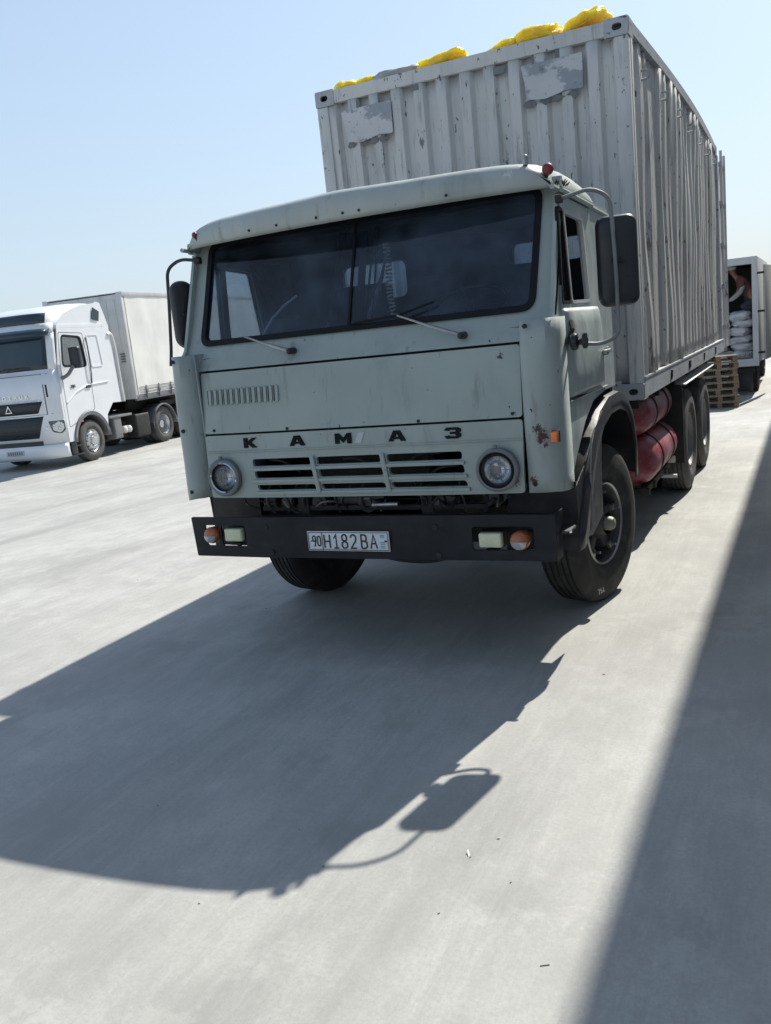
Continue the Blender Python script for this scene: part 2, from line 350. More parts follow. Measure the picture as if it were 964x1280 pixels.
def rr(u0, v0, u1, v1, r, n=5):
    out = []
    for cu, cv, a0 in ((u1-r, v1-r, 0), (u0+r, v1-r, 90), (u0+r, v0+r, 180), (u1-r, v0+r, 270)):
        for i in range(n+1):
            a = math.radians(a0+90*i/n); out.append((cu+r*math.cos(a), cv+r*math.sin(a)))
    return out
def rpoly(pts, r, n=4):
    out = []; N = len(pts)
    for i in range(N):
        p0, p1, p2 = Vector(pts[i-1]), Vector(pts[i]), Vector(pts[(i+1) % N])
        a = (p0-p1).normalized(); b = (p2-p1).normalized()
        q = min(r, (p0-p1).length*.45, (p2-p1).length*.45)
        s_, e_ = p1+a*q, p1+b*q
        for k in range(n+1):
            t = k/n; p = s_*(1-t)**2 + p1*2*t*(1-t) + e_*t*t; out.append((p.x, p.y))
    return out
def inset(pts, d):
    """shrink polygon towards its inside by d"""
    N = len(pts); A = sum(pts[i][0]*pts[(i+1) % N][1]-pts[(i+1) % N][0]*pts[i][1] for i in range(N))
    sg = 1 if A > 0 else -1; out = []
    for i in range(N):
        p0, p1, p2 = Vector(pts[i-1]), Vector(pts[i]), Vector(pts[(i+1) % N])
        e1 = p1-p0; e2 = p2-p1
        if e1.length < 1e-9: e1 = e2
        if e2.length < 1e-9: e2 = e1
        n1 = Vector((-e1.y, e1.x)).normalized()*sg; n2 = Vector((-e2.y, e2.x)).normalized()*sg
        n = (n1+n2).normalized(); k = d/max(.4, n.dot(n1)); out.append((p1.x+n.x*k, p1.y+n.y*k))
    return out
def text_obj(s, size, name, mat, parent, loc, ext=.004, sx=1., offset=0., rot=(PI/2, 0, 0), label=None, align='CENTER', res=3):
    cu = bpy.data.curves.new('t', 'FONT'); cu.body = s; cu.size = size; cu.extrude = ext; cu.offset = offset
    cu.align_x = align; cu.align_y = 'CENTER'; cu.resolution_u = res
    to = bpy.data.objects.new('t', cu); C.objects.link(to); bpy.context.view_layer.update()
    me = bpy.data.meshes.new_from_object(to.evaluated_get(bpy.context.evaluated_depsgraph_get()))
    bpy.data.objects.remove(to); bpy.data.curves.remove(cu)
    me.transform(Matrix.Diagonal((sx, 1, 1, 1))); me.materials.clear(); me.materials.append(M[mat]); me.name = name
    o = bpy.data.objects.new(name, me); C.objects.link(o); o.parent = parent; o.location = loc; o.rotation_euler = rot
    if label: o['label'] = label
    return o
def dup(o, parent=None, loc=None, rz=None, label=None):
    kids = [c for c in bpy.data.objects if c.parent == o]
    c = o.copy(); C.objects.link(c)
    if parent: c.parent = parent
    if loc: c.location = loc
    if rz is not None: c.rotation_euler = (0, 0, rz)
    if label: c['label'] = label
    for k in kids: dup(k, c)
    return c
def smooth01(t): t = max(0, min(1, t)); return t*t*(3-2*t)
def ground_z(x, y): return -.5*smooth01(max((-x-3)/9, (y-9)/8))

# ------------------------------------------------------------------ ground
xs = [-4000,-1500,-600,-250,-120,-60,-40] + [-30+i*1.0 for i in range(40)] + [14,20,40,90,250,900,4000]
ys = [-4000,-900,-200,-60,-25,-12] + [-8+i*1.0 for i in range(50)] + [46,60,90,160,350,900,2000,4000]
b = B(); b.grid([[V(x, y, ground_z(x, y)) for x in xs] for y in ys])
meta(b.build('ground', 'concrete'), 'pale trowelled concrete yard with faint streaks and stains', 'ground', kind='structure')
M['headglass'] = glassmat('headlamp_glass', (.85,.87,.88), 1.0, .04, .10, (.5,.52,.52))
M['rimshine'] = pmat('polished_rim', (.55,.56,.57), .3, .85, .15, 6, layers=[((.25,.23,.2), 8, .55, .8, None, .5)])
M['headcase'] = pmat('smoked_headlamp', (.22,.25,.27), .12, .6, .3, 18, coat=.6)
M['clearbright'] = pmat('white_corner_lens', (.85,.87,.88), .15, .3, .04, coat=.5)
M['seatred'] = pmat('terracotta_seat_cover', (.32,.10,.06), .85, 0, .15, 6)
M['darkscrape'] = pmat('dark_scraped_paint', (.16,.165,.175), .6, 0, .2, 12)
# ================================================================== the green cab-over truck
K = thing('cargo_truck', 'old sage-green flat-nosed truck with black bumper, carrying the white container', 'truck', (0,0,0))
def XZ(y): return lambda u, v: V(u, y, v)
def YZ(x): return lambda u, v: V(x, u, v)
def fy(z):                                   # front surface of the cab: y as a function of height
    pts = [(.95,.035),(1.10,.03),(1.345,.045),(1.72,.085),(1.80,.125),(1.86,.17),(2.46,.40)]
    if z <= pts[0][0]: return pts[0][1]
    for (a, p), (c, q) in zip(pts, pts[1:]):
        if z <= c: return p+(q-p)*(z-a)/(c-a)
    return pts[-1][1]+(z-2.46)*.38
def FR(d=0): return lambda u, v: V(u, fy(v)+d+.02*(abs(u)/1.0)**4, v)
def densify(poly, step=.09):
    out = []
    for i in range(len(poly)):
        a, c = poly[i], poly[(i+1) % len(poly)]; L_ = math.hypot(c[0]-a[0], c[1]-a[1]); n = max(1, int(L_/step))
        for k in range(n): out.append((a[0]+(c[0]-a[0])*k/n, a[1]+(c[1]-a[1])*k/n))
    return out
# lower grille panel with three rows of three slots
holes = []
rows_ = [(1.146,1.190),(1.074,1.118),(1.002,1.034)]
for r, (z0, z1) in enumerate(rows_):
    for (x0, x1) in ((-.665,-.262),(-.222,.185),(.225,.665)):
        sh = .012*r
        holes.append(rpoly([(x0+sh,z0),(x1+sh,z0),(x1+sh*.5,z1),(x0+sh*.5,z1)], .016))
hl = [(s*.868+.095*math.cos(t*PI/14), 1.088+.095*math.sin(t*PI/14)) for s in (-1,) for t in range(28)]
hr = [(.862+.095*math.cos(t*PI/14), 1.088+.095*math.sin(t*PI/14)) for t in range(28)]
b = B(); b.plate(densify(rpoly([(-1.005,.957),(.99,.957),(1.0,1.338),(-1.005,1.338)], .02)), holes+[hl, hr], FR(), (0,.022,0))
lp = b.build('grille_panel', 'paint_front', K)
for r, (z0, z1) in enumerate(rows_):         # each slat between the slots stands a little proud
    b = B(); zc = z0-.016
    b.box((.0+.01*r, fy(zc)-.004, zc), (1.36, .018, .020), .006); b.build('grille_slat', 'paint_front', lp)
for x in (-.242+.01, .205+.01):
    b = B(); b.box((x, fy(1.1)-.007, 1.09), (.026, .02, .215), .006, (0, math.radians(-7), 0)); b.build('grille_divider', 'paint_front', lp)
b = B(); b.tube([FR(-.004)(x/20-1.0, 1.238) for x in range(0, 41)], .006, 6); b.build('pressed_ridge', 'paint_front', lp)
# hood panel with louvres
slots = []
for i in range(13):
    x = -.955+i*.0405; slots.append(rr(x-.008, 1.520, x+.008, 1.612, .007, 3))
b = B(); b.plate(densify(rpoly([(-1.005,1.350),(1.0,1.350),(1.0,1.714),(-1.005,1.714)], .02)), slots, FR(), (0,.022,0))
hp = b.build('hood_panel', 'paint_front', K)
for i in range(13):
    x = -.955+i*.0405; b = B(); b.plate([(x+.006,1.518),(x+.026,1.523),(x+.026,1.609),(x+.006,1.614)], [], FR(-.010), (0,.010,0)); b.build('louvre', 'paint_front', hp)
for x, z in ((-.93,1.37),(.95,1.37),(-.4,1.36),(.43,1.36)):
    b = B(); b.cyl(FR(.0)(x, z), FR(-.006)(x, z), .009, seg=8); b.build('rivet', 'under', hp)
# letters
BL = {'K': ([(0,0),(0,1),(.3,1),(.3,.62),(.64,1),(1,1),(.56,.55),(1,0),(.64,0),(.36,.40),(.3,.34),(.3,0)], []),
 'A': ([(0,0),(.31,1),(.69,1),(1,0),(.72,0),(.66,.2),(.34,.2),(.28,0)], [[(.40,.38),(.60,.38),(.5,.78)]]),
 'M': ([(0,0),(0,1),(.26,1),(.5,.52),(.74,1),(1,1),(1,0),(.74,0),(.74,.52),(.5,.08),(.26,.52),(.26,0)], []),
 '3': ([(0,.78),(.15,1),(.8,1),(1,.86),(1,.62),(.88,.51),(1,.40),(1,.14),(.8,0),(.15,0),(0,.22),(.28,.30),(.36,.2),(.66,.2),(.72,.3),(.66,.41),(.35,.41),(.35,.6),(.66,.6),(.72,.7),(.66,.8),(.36,.8),(.28,.70)], [])}
for ch, x, w_ in zip('KAMA3', (-.665,-.338,-.035,.298,.622), (.094,.104,.104,.104,.094)):
    o_, hs = BL[ch]; q = lambda p: (x+(p[0]-.5)*w_, 1.259+p[1]*.058)
    b = B(); b.plate([q(p) for p in o_], [[q(p) for p in h_] for h_ in hs], FR(-.008), (0,.009,0)); b.build('letter', 'letter', lp, 0)
b = B(); b.plate([(.035,1.262),(.075,1.256),(.10,1.318),(.062,1.316)], [], FR(-.001), (0,-.003,0)); b.build('missing_letter_scar', 'palegrey', lp)
# backing behind front panels, radiator etc. (dark)
b = B(); b.plate([(-1.0,1.23),(1.0,1.23),(1.0,1.80),(-1.0,1.80)], [], XZ(.15), (0,.02,0)); b.build('firewall', 'under', K)
# windshield frame
WO = rpoly([(-1.045,1.875),(1.06,1.875),(1.075,2.50),(-1.055,2.50)], .075, 6)
outer = [(-1.16,1.727),(1.16,1.727),(1.165,1.84),(1.165,2.54),(-1.165,2.54),(-1.165,1.84)]
def FW(d=0): return lambda u, v: V(u, fy(v)+d+(.025+.02*max(0, min(1, (v-1.75)/.3)))*(abs(u)/1.1)**3, v)
b = B(); b.plate(densify(outer), [densify(WO, .12)], FW(), (0,.035,0)); wf = b.build('windshield_frame', 'paint_front', K)
g = B(); N = len(WO); GW = densify(WO, .12)
b = B(); b.plate(densify(inset(WO, -.004), .12), [densify(inset(WO, .030), .12)], FW(-.012), (0,.04,0)); ws_g = b
ws = B(); ip = inset(WO, .018)
rows = []
for j in range(9):
    z = 1.893+ (2.482-1.893)*j/8; rows.append([FW(.012)(-1.035+2.085*i/16, z) for i in range(17)])
ws.grid(rows); wso = ws.build('windshield', 'glass', K)
ws_g.build('rubber_gasket', 'gasket', wso)
b = B(); b.box((-.005, .30, 2.18), (.016, .012, .62), .003, (-.37,0,0)); b.build('centre_bar', 'gasket', wso)
# wipers
for (px, pz), (ex, ez), (b0, b1) in (((-.34,1.795),(-.68,1.905),((-.30,1.93),(-.86,1.885))), ((.70,1.785),(.32,1.925),((.02,1.908),(.52,1.975)))):
    b = B(); p0 = FW(-.035)(px, pz); p1 = FW(-.05)(ex, ez)
    b.tube([p0, p0.lerp(p1,.3)+V(0,-.012,0), p0.lerp(p1,.55)+V(0,-.012,.0), p1], .006, 8, rad=[.011,.010,.0065,.0055])
    wo_ = b.build('wiper', 'steel', K)
    b = B(); b.cyl(FW(.0)(px, pz), FW(-.052)(px, pz), .021, .017, seg=14); b.ball(FW(-.05)(px, pz), .018); b.build('wiper_pivot', 'plastic', wo_)
    if px > 0:
        b = B(); b.tube([FW(-.025)(*b0), FW(-.03)(ex, ez), FW(-.025)(*b1)], .006, 6); b.build('wiper_blade', 'gasket', wo_)
# corner deflectors beside the front panels
for s in (1, -1):
    prof = [(1.012,.060),(1.05,.062),(1.10,.066),(1.14,.085),(1.168,.125),(1.182,.19),(1.186,.30)]
    if s < 0: prof = [(1.02,.16),(1.04,.10),(1.07,.055),(1.105,.035),(1.145,.035),(1.175,.055),(1.187,.10)]
    b = B(); rows = []
    for j in range(13):
        t = j/12; z = .955+.875*t
        rows.append([V(s*(x - (.03*(1-t)**2 if s > 0 and i < 3 else 0)*0 + (.012*math.sin(t*3+1)*(s < 0))), y+(.05*max(0, t-.82)*3 if i < 3 else 0)+.004*math.sin(t*9+i), z-(.02*max(0,(i-3))*max(0, .3-t))) for i, (x, y) in enumerate(prof)])
    b.grid(rows)
    d = b.build('corner_panel', 'paint_side', K, solid=.006)
    for z in (1.80, 1.0, 1.38):
        b = B(); x = s*(1.045 if s > 0 else 1.14); y = .068 if s > 0 else .036
        b.cyl((x, y, z), (x, y-.012, z), .012, seg=8); b.build('bolt_head', 'under', d)
    if s < 0:
        b = B(); rows = [[V(-1.005, .065, z), V(-1.05, .17, z)] for z in (.957, 1.83)]; b.grid(rows); b.build('return_flange', 'paint_side', d, solid=.006)
b = B(); b.box((1.165,.052,1.243), (.034,.04,.052), .006); ml = b.build('side_marker', 'amber', K)
b = B(); b.box((1.165,.078,1.243), (.042,.014,.060), .004); b.build('lamp_base', 'plastic', ml)
# roof
def sx_(x): return max(0, 1-abs(x/1.15)**13)**.45
rp = [(.275,2.472,1),(.262,2.50,1),(.262,2.55,0),(.285,2.59,0),(.33,2.612,0),(.45,2.628,0),(.7,2.64,0),(1.0,2.635,0),(1.3,2.61,0),(1.48,2.57,0),(1.58,2.50,0),(1.61,2.42,0)]
b = B(); rows = []
for y, z, e in rp:
    row = []
    for i in range(41):
        x = -1.15+2.3*i/40; zb = 2.47-.035*(y-.27)
        k = sx_(x); zz = zb+(z-zb)*(k if z > zb else 1) if not e else z
        yy = y-.04+(.10*abs(x/1.15)**2+.02*abs(x/1.15)**6)*max(0, min(1, (1.2-y)/.8))
        crown = .012*math.cos(x/1.15*PI/2)+.010*math.exp(-((x+.05)/.25)**2)*(y < .5)
        row.append(V(x*(1.0 if y < 1.5 else .99), yy, zz+crown*k*(0 if e else 1)))
    rows.append(row)
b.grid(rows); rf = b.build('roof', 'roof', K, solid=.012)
# gutters along the roof sides, with loose rust flakes
for s in (1, -1):
    b = B(); b.tube([V(s*1.165, .30+.13*i, 2.468-.0045*i) for i in range(11)], .014, 6); b.build('rain_gutter', 'paint', rf)
b = B()
for i in range(16):
    y = .36+random.random()*.22; b.box((1.17+random.uniform(-.012,.02), y, 2.492+random.random()*.02), (.004,.008,random.uniform(.010,.026)), .0, (random.random(), random.random(), 0))
meta(b.build('rust_flakes', 'under', rf), kind='stuff')
for s, y in ((1,.37), (-1,.33)):
    b = B(); b.ball((s*(1.135 if s > 0 else 1.06), y-.02, 2.56 if s > 0 else 2.545), .036 if s > 0 else .022, (.85,.7,.85)); q = b.build('marker_lamp', 'redlamp', K)
    b = B(); b.cyl((s*(1.09 if s>0 else 1.04), y, 2.49), (s*(1.13 if s>0 else 1.06), y-.01, 2.55), .016, seg=8); b.build('lamp_stalk', 'under', q)
b = B(); b.cyl((1.02,.36,2.60), (1.02,.36,2.636), .014, seg=8); b.ball((1.02,.36,2.638), .014); b.build('roof_knob', 'steel', rf)
for x in (-.62,-.42,-.15,.02,.12,.62): 
    b = B(); yy = .222+.10*abs(x/1.15)**2; b.cyl((x, yy+.004, 2.505), (x, yy-.010, 2.505), .008, seg=8); b.build('rivet', 'under', rf)
# cab sides and doors
for s in (1, -1):
    X = s*1.165
    side = [(.11,.965),(.34,.965),(.50,1.09),(.72,1.235),(.95,1.33),(1.3,1.36),(1.60,1.36),(1.60,2.46),(.41,2.49),(.40,2.44),(.18,1.86),(.125,1.80)]
    dh = [(.335,1.395),(1.285,1.365),(1.185,1.86),(1.075,2.43),(.395,2.45),(.30,1.86)]
    b = B(); b.plate(densify(side, .2), [dh], YZ(X), (-s*.02,0,0)); b.build('cab_side', 'paint_side', K)
    b = B(); b.plate([(.34,1.385),(1.32,1.355),(1.25,1.86),(1.12,2.46),(.47,2.455),(.35,1.86)], [inset(dh, .075)], YZ(X-s*.03), (-s*.02,0,0)); b.build('door_jamb', 'gasket', K)
    # door: skin below the belt, frame above
    do_ = [(.345,1.405),(1.272,1.375),(1.175,1.858),(1.066,2.42),(.405,2.44),(.312,1.858)]
    vent = rpoly([(.338,1.90),(.505,1.90),(.430,2.36),(.362,2.37)], .015)
    main = rpoly([(.540,1.90),(.965,1.905),(.865,2.345),(.465,2.36)], .03)
    if s < 0:
        vent = rpoly([(.375,1.905),(.60,1.905),(.640,2.365),(.495,2.375)], .015); main = rpoly([(.665,1.905),(1.08,1.905),(1.0,2.345),(.700,2.365)], .03)
    b = B(); b.plate(do_, [vent, main], YZ(X+s*.008), (-s*.03,0,0)); dr = b.build('door', 'paint_side', K)
    b = B(); rows = []
    for z, o_, in ((1.40,.010),(1.43,.026),(1.60,.034),(1.78,.036),(1.845,.030),(1.868,.010)):
        y0 = .345-(z-1.405)*.073; y1 = 1.272-(z-1.375)*.2
        rows.append([V(X+s*(o_*min(1, 7*min(t, 1-t)+.3)), y0+(y1-y0)*t, z) for t in [i/10 for i in range(11)]])
    b.grid(rows); b.build('door_skin', 'paint_side', dr, solid=.004)
    b = B(); b.plate(inset(vent, -.010), [inset(vent, .008)], YZ(X+s*.012), (-s*.02,0,0)); b.build('vent_window_seal', 'gasket', dr)
    b = B(); b.plate(inset(main, -.010), [inset(main, .008)], YZ(X+s*.012), (-s*.02,0,0)); b.build('window_seal', 'palegrey' if s > 0 else 'gasket', dr)
    b = B(); b.plate(vent, [], YZ(X-s*.012), (s*.004,0,0)); b.build('vent_glass', 'sideglass', dr)
    if s < 0:
        b = B(); b.plate(main, [], YZ(X-s*.012), (s*.004,0,0)); b.build('window_glass', 'sideglass', dr)
    b = B(); b.box((X+s*.05, 1.16, 1.60), (.028,.15,.024), .008); b.box((X+s*.035, 1.21, 1.60), (.03,.03,.05), .006); h = b.build('door_handle', 'steel', dr)
    b = B(); b.cyl((X+s*.02,.40,2.46), (X+s*.02,1.08,2.435), .013, seg=8); b.build('drip_rail', 'paint', dr)
# thin grey lower door sill
b = B(); b.b2((1.165,.36,1.378), (1.185,1.30,1.388), .002); b.build('door_sill', 'steel', K)
# cab floor, rear wall with two windows, ceiling lining, seats, dash
rw1 = rr(-.74,2.085,-.215,2.335,.05); rw2 = rr(.545,2.185,1.02,2.33,.04)
b = B(); b.plate([(-1.15,1.2),(1.15,1.2),(1.15,2.46),(-1.15,2.46)], [rw1, rw2], XZ(1.52), (0,.04,0)); rwall = b.build('rear_wall', 'cloth', K)
b = B(); b.plate([(-1.15,1.2),(1.15,1.2),(1.15,2.46),(-1.15,2.46)], [rw1, rw2], XZ(1.59), (0,.02,0)); b.build('rear_wall_skin', 'paint', K)
for q in (rw1, rw2):
    b = B(); b.plate(q, [], XZ(1.575), (0,.004,0)); b.build('rear_window', 'sideglass', rwall)
b = B(); b.b2((-1.13,.16,1.30), (1.13,1.56,1.36), .01); b.build('cab_floor', 'under', K)
b = B(); b.b2((-1.12,.44,2.42), (1.12,1.52,2.445), .01); b.build('headlining', 'cloth', K)
b = B(); b.b2((-1.08,.20,1.36), (1.08,.46,1.86), .05); b.box((.55,.36,1.87), (.5,.2,.06), .03); b.build('dashboard', 'cloth', K)
for x, w_ in ((.62,.5), (-.55,.52), (0.05,.4)):
    b = B(); b.b2((x-w_/2,.85,1.40), (x+w_/2,1.36,1.62), .06, 3); st = b.build('seat', 'cloth', K)
    b = B(); b.box((x,1.38,1.88), (w_,.14,.62), .06, (-.12,0,0), 3); b.build('backrest', 'cloth', st)
b = B(); b.lathe([(a, .235+.016*c_) for a, c_ in [(.016*math.sin(k*PI/4), math.cos(k*PI/4)) for k in range(8)]], 40, 'z', closed=True)
for k in (0, 2.1, 4.2): b.cyl((0,0,-.03), (.23*math.cos(k), .23*math.sin(k), 0), .012, seg=8)
b.cyl((0,0,-.05), (0,0,.01), .05); b.cyl((0,0,-.5), (0,0,-.04), .03)
b.build('steering_wheel', 'plastic', K, loc=(.55,.62,1.95), rot=(math.radians(28),0,0))
b = B(); b.tube([V(-.72,.40,1.90), V(-.66,.44,2.0), V(-.58,.47,2.07), V(-.5,.5,2.12)], .009, 8); b.build('grab_handle', 'palegrey', K)
# hanging cords, tapes and the fringe seen through the windshield
for x0, x1, w_ in ((-.125,-.15,.007),(-.085,-.105,.006),(.105,.07,.007),(.13,.115,.005)):
    b = B(); b.box(((x0+x1)/2,.33,2.15), (w_*1.6,.006,.60), .001, (-.34,math.atan2(x0-x1,.6),0)); b.build('hanging_cord', 'gasket', K)
b = B(); b.box((.0,.40,2.15), (.045,.012,.60), .004, (-.3,.03,0)); b.build('hanging_strap', 'cloth', K)
b = B()
for i in range(20): b.box((.165+.006*math.sin(i*.4)+.002*i, .42-.004*i, 2.33-i*.0205), (.034+.004*(i % 3),.012,.011), .003, (0,.25*math.sin(i*1.7),0))
b.build('bead_chain', 'beads', K)
b = B(); b.tube([V(.20,.36,2.30), V(.15,.36,2.15), V(.05,.34,1.93)], .012, 6, rad=[.004,.012,.016]); b.build('hanging_tape', 'curtain', K)
b = B(); rows = []
for j in range(7):
    z = 2.40-.5*j/6*.75; rows.append([V(-1.11+.02*math.sin(i*2.1), .98+(j/6)**1.5*.22+i*.045, z) for i in range(9)])
b.grid(rows); b.build('left_curtain', 'cloth', K, solid=.004)
for i, (y, z) in enumerate(((.93,2.365),(.97,2.35),(1.0,2.325),(1.03,2.31),(1.06,2.27),(1.08,2.25),(1.10,2.235),(1.115,2.21))):
    b = B(); b.cyl((-1.09,y,z+.03), (-1.09,y,z), .003, seg=6); b.ball((-1.09,y,z-.008), .013, seg=8); b.build('curtain_tassel', 'cloth', K)
b = B(); rows = []
for j in range(5): rows.append([V(1.09+.025*math.sin(i*1.9), .56+i*.02+.05*(4-j)/4*-1+.04, 1.88+j*.125) for i in range(7)])
b.grid(rows); b.build('door_curtain', 'curtain', K, solid=.004)
# --- bumper
for_h = [rr(-1.055,.668,-.955,.798,.012), rr(-.935,.668,-.755,.798,.012), rr(.70,.658,1.035,.785,.014)]
b = B(); b.plate(densify(rpoly([(-1.145,.600),(1.15,.600),(1.15,.848),(-1.155,.848)], .012), .12), for_h, lambda u, v: V(u, .0+.05*max(0, abs(u)-1.02)**1.2*8*.1, v), (0,.012,0))
b.plate([(.01,.848),(.16,.848),(.12,.60),(.01,.60)], [], YZ(1.15), (-.012,0,0))
b.b2((-.70,.008,.836), (1.145,.06,.848), .003); b.b2((-.70,.008,.600), (1.145,.06,.612), .003)
for v in b.bm.verts:
    v.co.z += .006*noise.noise(Vector((v.co.x*1.7, 2, 0)))+.004*math.sin(v.co.x*2.2); v.co.y += .010*noise.noise(Vector((v.co.x*2.3, v.co.z*3, 5)))
bu = b.build('bumper', 'black', K)
for x in (-.6,-.58,.49,.50):
    b = B(); b.cyl((x,.004,.785 if x in(-.6,.49) else .63), (x,-.008,.785 if x in(-.6,.49) else .63), .017, seg=10); b.build('bumper_bolt', 'under', bu)
for s in (1, -1):
    xa, xf = (.962,.800) if s > 0 else (-1.005,-.845)
    z = .717 if s > 0 else .735
    b = B(); b.lathe([(.06,.0),(.06,.045),(-.012,.052),(-.028,.046),(-.040,.030),(-.045,0)], 24, 'y', (xa, .0, z)); t_ = b.build('turn_signal', 'amber_dull', K)
    b = B(); b.lathe([(-.034,.043),(-.0455,.030),(-.0505,.0)], 24, 'y', (xa, .0, z))
    for v in b.bm.verts: 
        if v.co.z > z+.0: v.co.z = z
    b.build('clear_lower_lens', 'clearlens', t_)
    b = B(); b.box((xf,.01,z), (.125,.05,.078), .012, None, 3); fl = b.build('fog_lamp', 'foglens', K)
    b = B(); b.box((xf,.055,z), (.136,.07,.088), .012); b.tube([V(xf,.05,z-.04), V(xf,.02,z-.065), V(xf+.03,.02,z-.068)], .008, 6); b.box((xf,.03,z-.060), (.07,.05,.012), .003); b.build('lamp_housing', 'under', fl)
    for k in range(5):
        pass
# plate
b = B(); b.box((-.052,-.010,.706), (.528,.006,.116), .004, (0,0,0)); pl = b.build('number_plate', 'white', K)
zc = .706; yy = -.0155
b = B()
for z in (zc+.051, zc-.051): b.box((-.052,yy+.001,z), (.515,.002,.0035), 0)
for x in (-.309,.205): b.box((x,yy+.001,zc), (.0035,.002,.102), 0)
b.box((-.218,yy+.001,zc), (.004,.002,.108), 0); b.build('plate_border', 'ink', pl)
ST = {'9': [[(.9,.62),(.75,.48),(.3,.48),(.08,.62),(.08,.86),(.3,1),(.7,1),(.9,.84),(.9,.45),(.62,0),(.35,0)]],
 '0': [[(.5,1),(.15,.93),(.06,.7),(.06,.3),(.15,.07),(.5,0),(.85,.07),(.94,.3),(.94,.7),(.85,.93),(.5,1)]],
 'H': [[(.05,0),(.05,1)],[(.95,0),(.95,1)],[(.05,.5),(.95,.5)]],
 '1': [[(.12,.72),(.5,1),(.5,0)],[(.1,0),(.9,0)]],
 '8': [[(.5,.53),(.16,.62),(.12,.88),(.35,1),(.65,1),(.88,.88),(.84,.62),(.5,.53),(.1,.40),(.06,.14),(.3,0),(.7,0),(.94,.14),(.9,.40),(.5,.53)]],
 '2': [[(.06,.78),(.2,.96),(.5,1),(.82,.94),(.92,.74),(.8,.52),(.05,.0),(.95,0)]],
 'B': [[(.06,0),(.06,1),(.6,1),(.85,.92),(.86,.64),(.6,.54),(.06,.54)],[(.6,.54),(.94,.44),(.95,.12),(.66,0),(.06,0)]],
 'A': [[(0,0),(.5,1),(1,0)],[(.2,.36),(.8,.36)]]}
def plate_char(ch, x, z, w_, h_, t_):
    b = B()
    for k, pl_ in enumerate(ST[ch]):
        P = [Vector((x+(u-.5)*w_, z+(v-.5)*h_)) for u, v in pl_]; closed = (P[0]-P[-1]).length < 1e-6
        L_, R_ = [], []
        for i, p in enumerate(P):
            a0 = P[i-1] if i else (P[-2] if closed else p); a1 = P[i+1] if i < len(P)-1 else (P[1] if closed else p)
            d = ((p-a0).normalized() if (p-a0).length else Vector((0,0)))+((a1-p).normalized() if (a1-p).length else Vector((0,0)))
            d.normalize(); n = Vector((-d.y, d.x))
            e = (p-a0).normalized() if (p-a0).length else (a1-p).normalized()
            q = t_/2/max(.5, abs(n.dot(Vector((-e.y, e.x)))))
            L_.append(p+n*q); R_.append(p-n*q)
        y_ = yy-.0004*k
        g = [[V(p.x, y_, p.y) for p in L_], [V(p.x, y_, p.y) for p in R_], [V(p.x, y_+.003, p.y) for p in R_], [V(p.x, y_+.003, p.y) for p in L_]]
        b.grid(g+[g[0]])
    return b.build('plate_character', 'ink', pl, 0)
for ch, x in (('9',-.272),('0',-.240)): plate_char(ch, x, zc, .023, .058, .0075)
for ch, x in zip('H182BA', (-.186,-.126,-.072,-.014,.054,.114)): plate_char(ch, x, zc-.001, .040, .078, .0088)
b = B(); b.box((-.288,yy,zc), (.012,.003,.006), 0); b.box((.192,yy-.001,zc+.002), (.014,.003,.010), 0); b.build('plate_bolt', 'ink', pl)
b = B()
for k, z in enumerate((zc+.036, zc+.026, zc-.004, zc-.014, zc-.026, zc-.036)): b.box((.170,yy,z), (.026,.002,.006 if k < 3 else .004), 0)
b.build('plate_flag_strip', 'inkblue', pl)
# headlights
for s in (1, -1):
    x = s*.868 if s < 0 else .862; y = fy(1.088); z = 1.088
    b = B(); b.lathe([(.03,.110),(-.014,.116),(-.026,.114),(-.032,.104),(-.030,.094),(.01,.090)], 40, 'y', (x, y, z)); hd = b.build('headlight', 'dullgrey', K)
    b = B(); b.lathe([(-.030,.096),(-.037,.090),(-.030,.084)], 40, 'y', (x, y, z)); b.build('chrome_ring', 'chrome' if s < 0 else 'gasket', hd)
    b = B(); b.lathe([(-.034,.092),(-.008,.080),(-.006,.072)], 36, 'y', (x, y, z)); b.build('inner_recess', 'plastic', hd)
    b = B(); b.lathe([(-.008,.074),(.01,.066),(.03,.048),(.045,.022),(.048,.0)], 36, 'y', (x, y, z)); b.build('reflector', 'reflector', hd)
    b = B(); b.lathe([(-.010,.074),(-.022,.058),(-.030,.034),(-.033,.0)], 36, 'y', (x, y, z)); b.build('lens', 'headglass', hd)
    b = B(); b.box((x, y-.012, z), (.040,.008,.038), .004)
    for a in (0, 1.3, 2.5, 3.9, 5.1): b.box((x+.045*math.cos(a), y-.016, z+.045*math.sin(a)), (.045,.006,.0025), 0, (0,-a,0))
    b.build('lens_ribs', 'rimgrey', hd)
    b = B(); b.box((x, y-.028, z+.125), (.02,.02,.015), .004); b.build('ring_clip', 'dullgrey', hd)
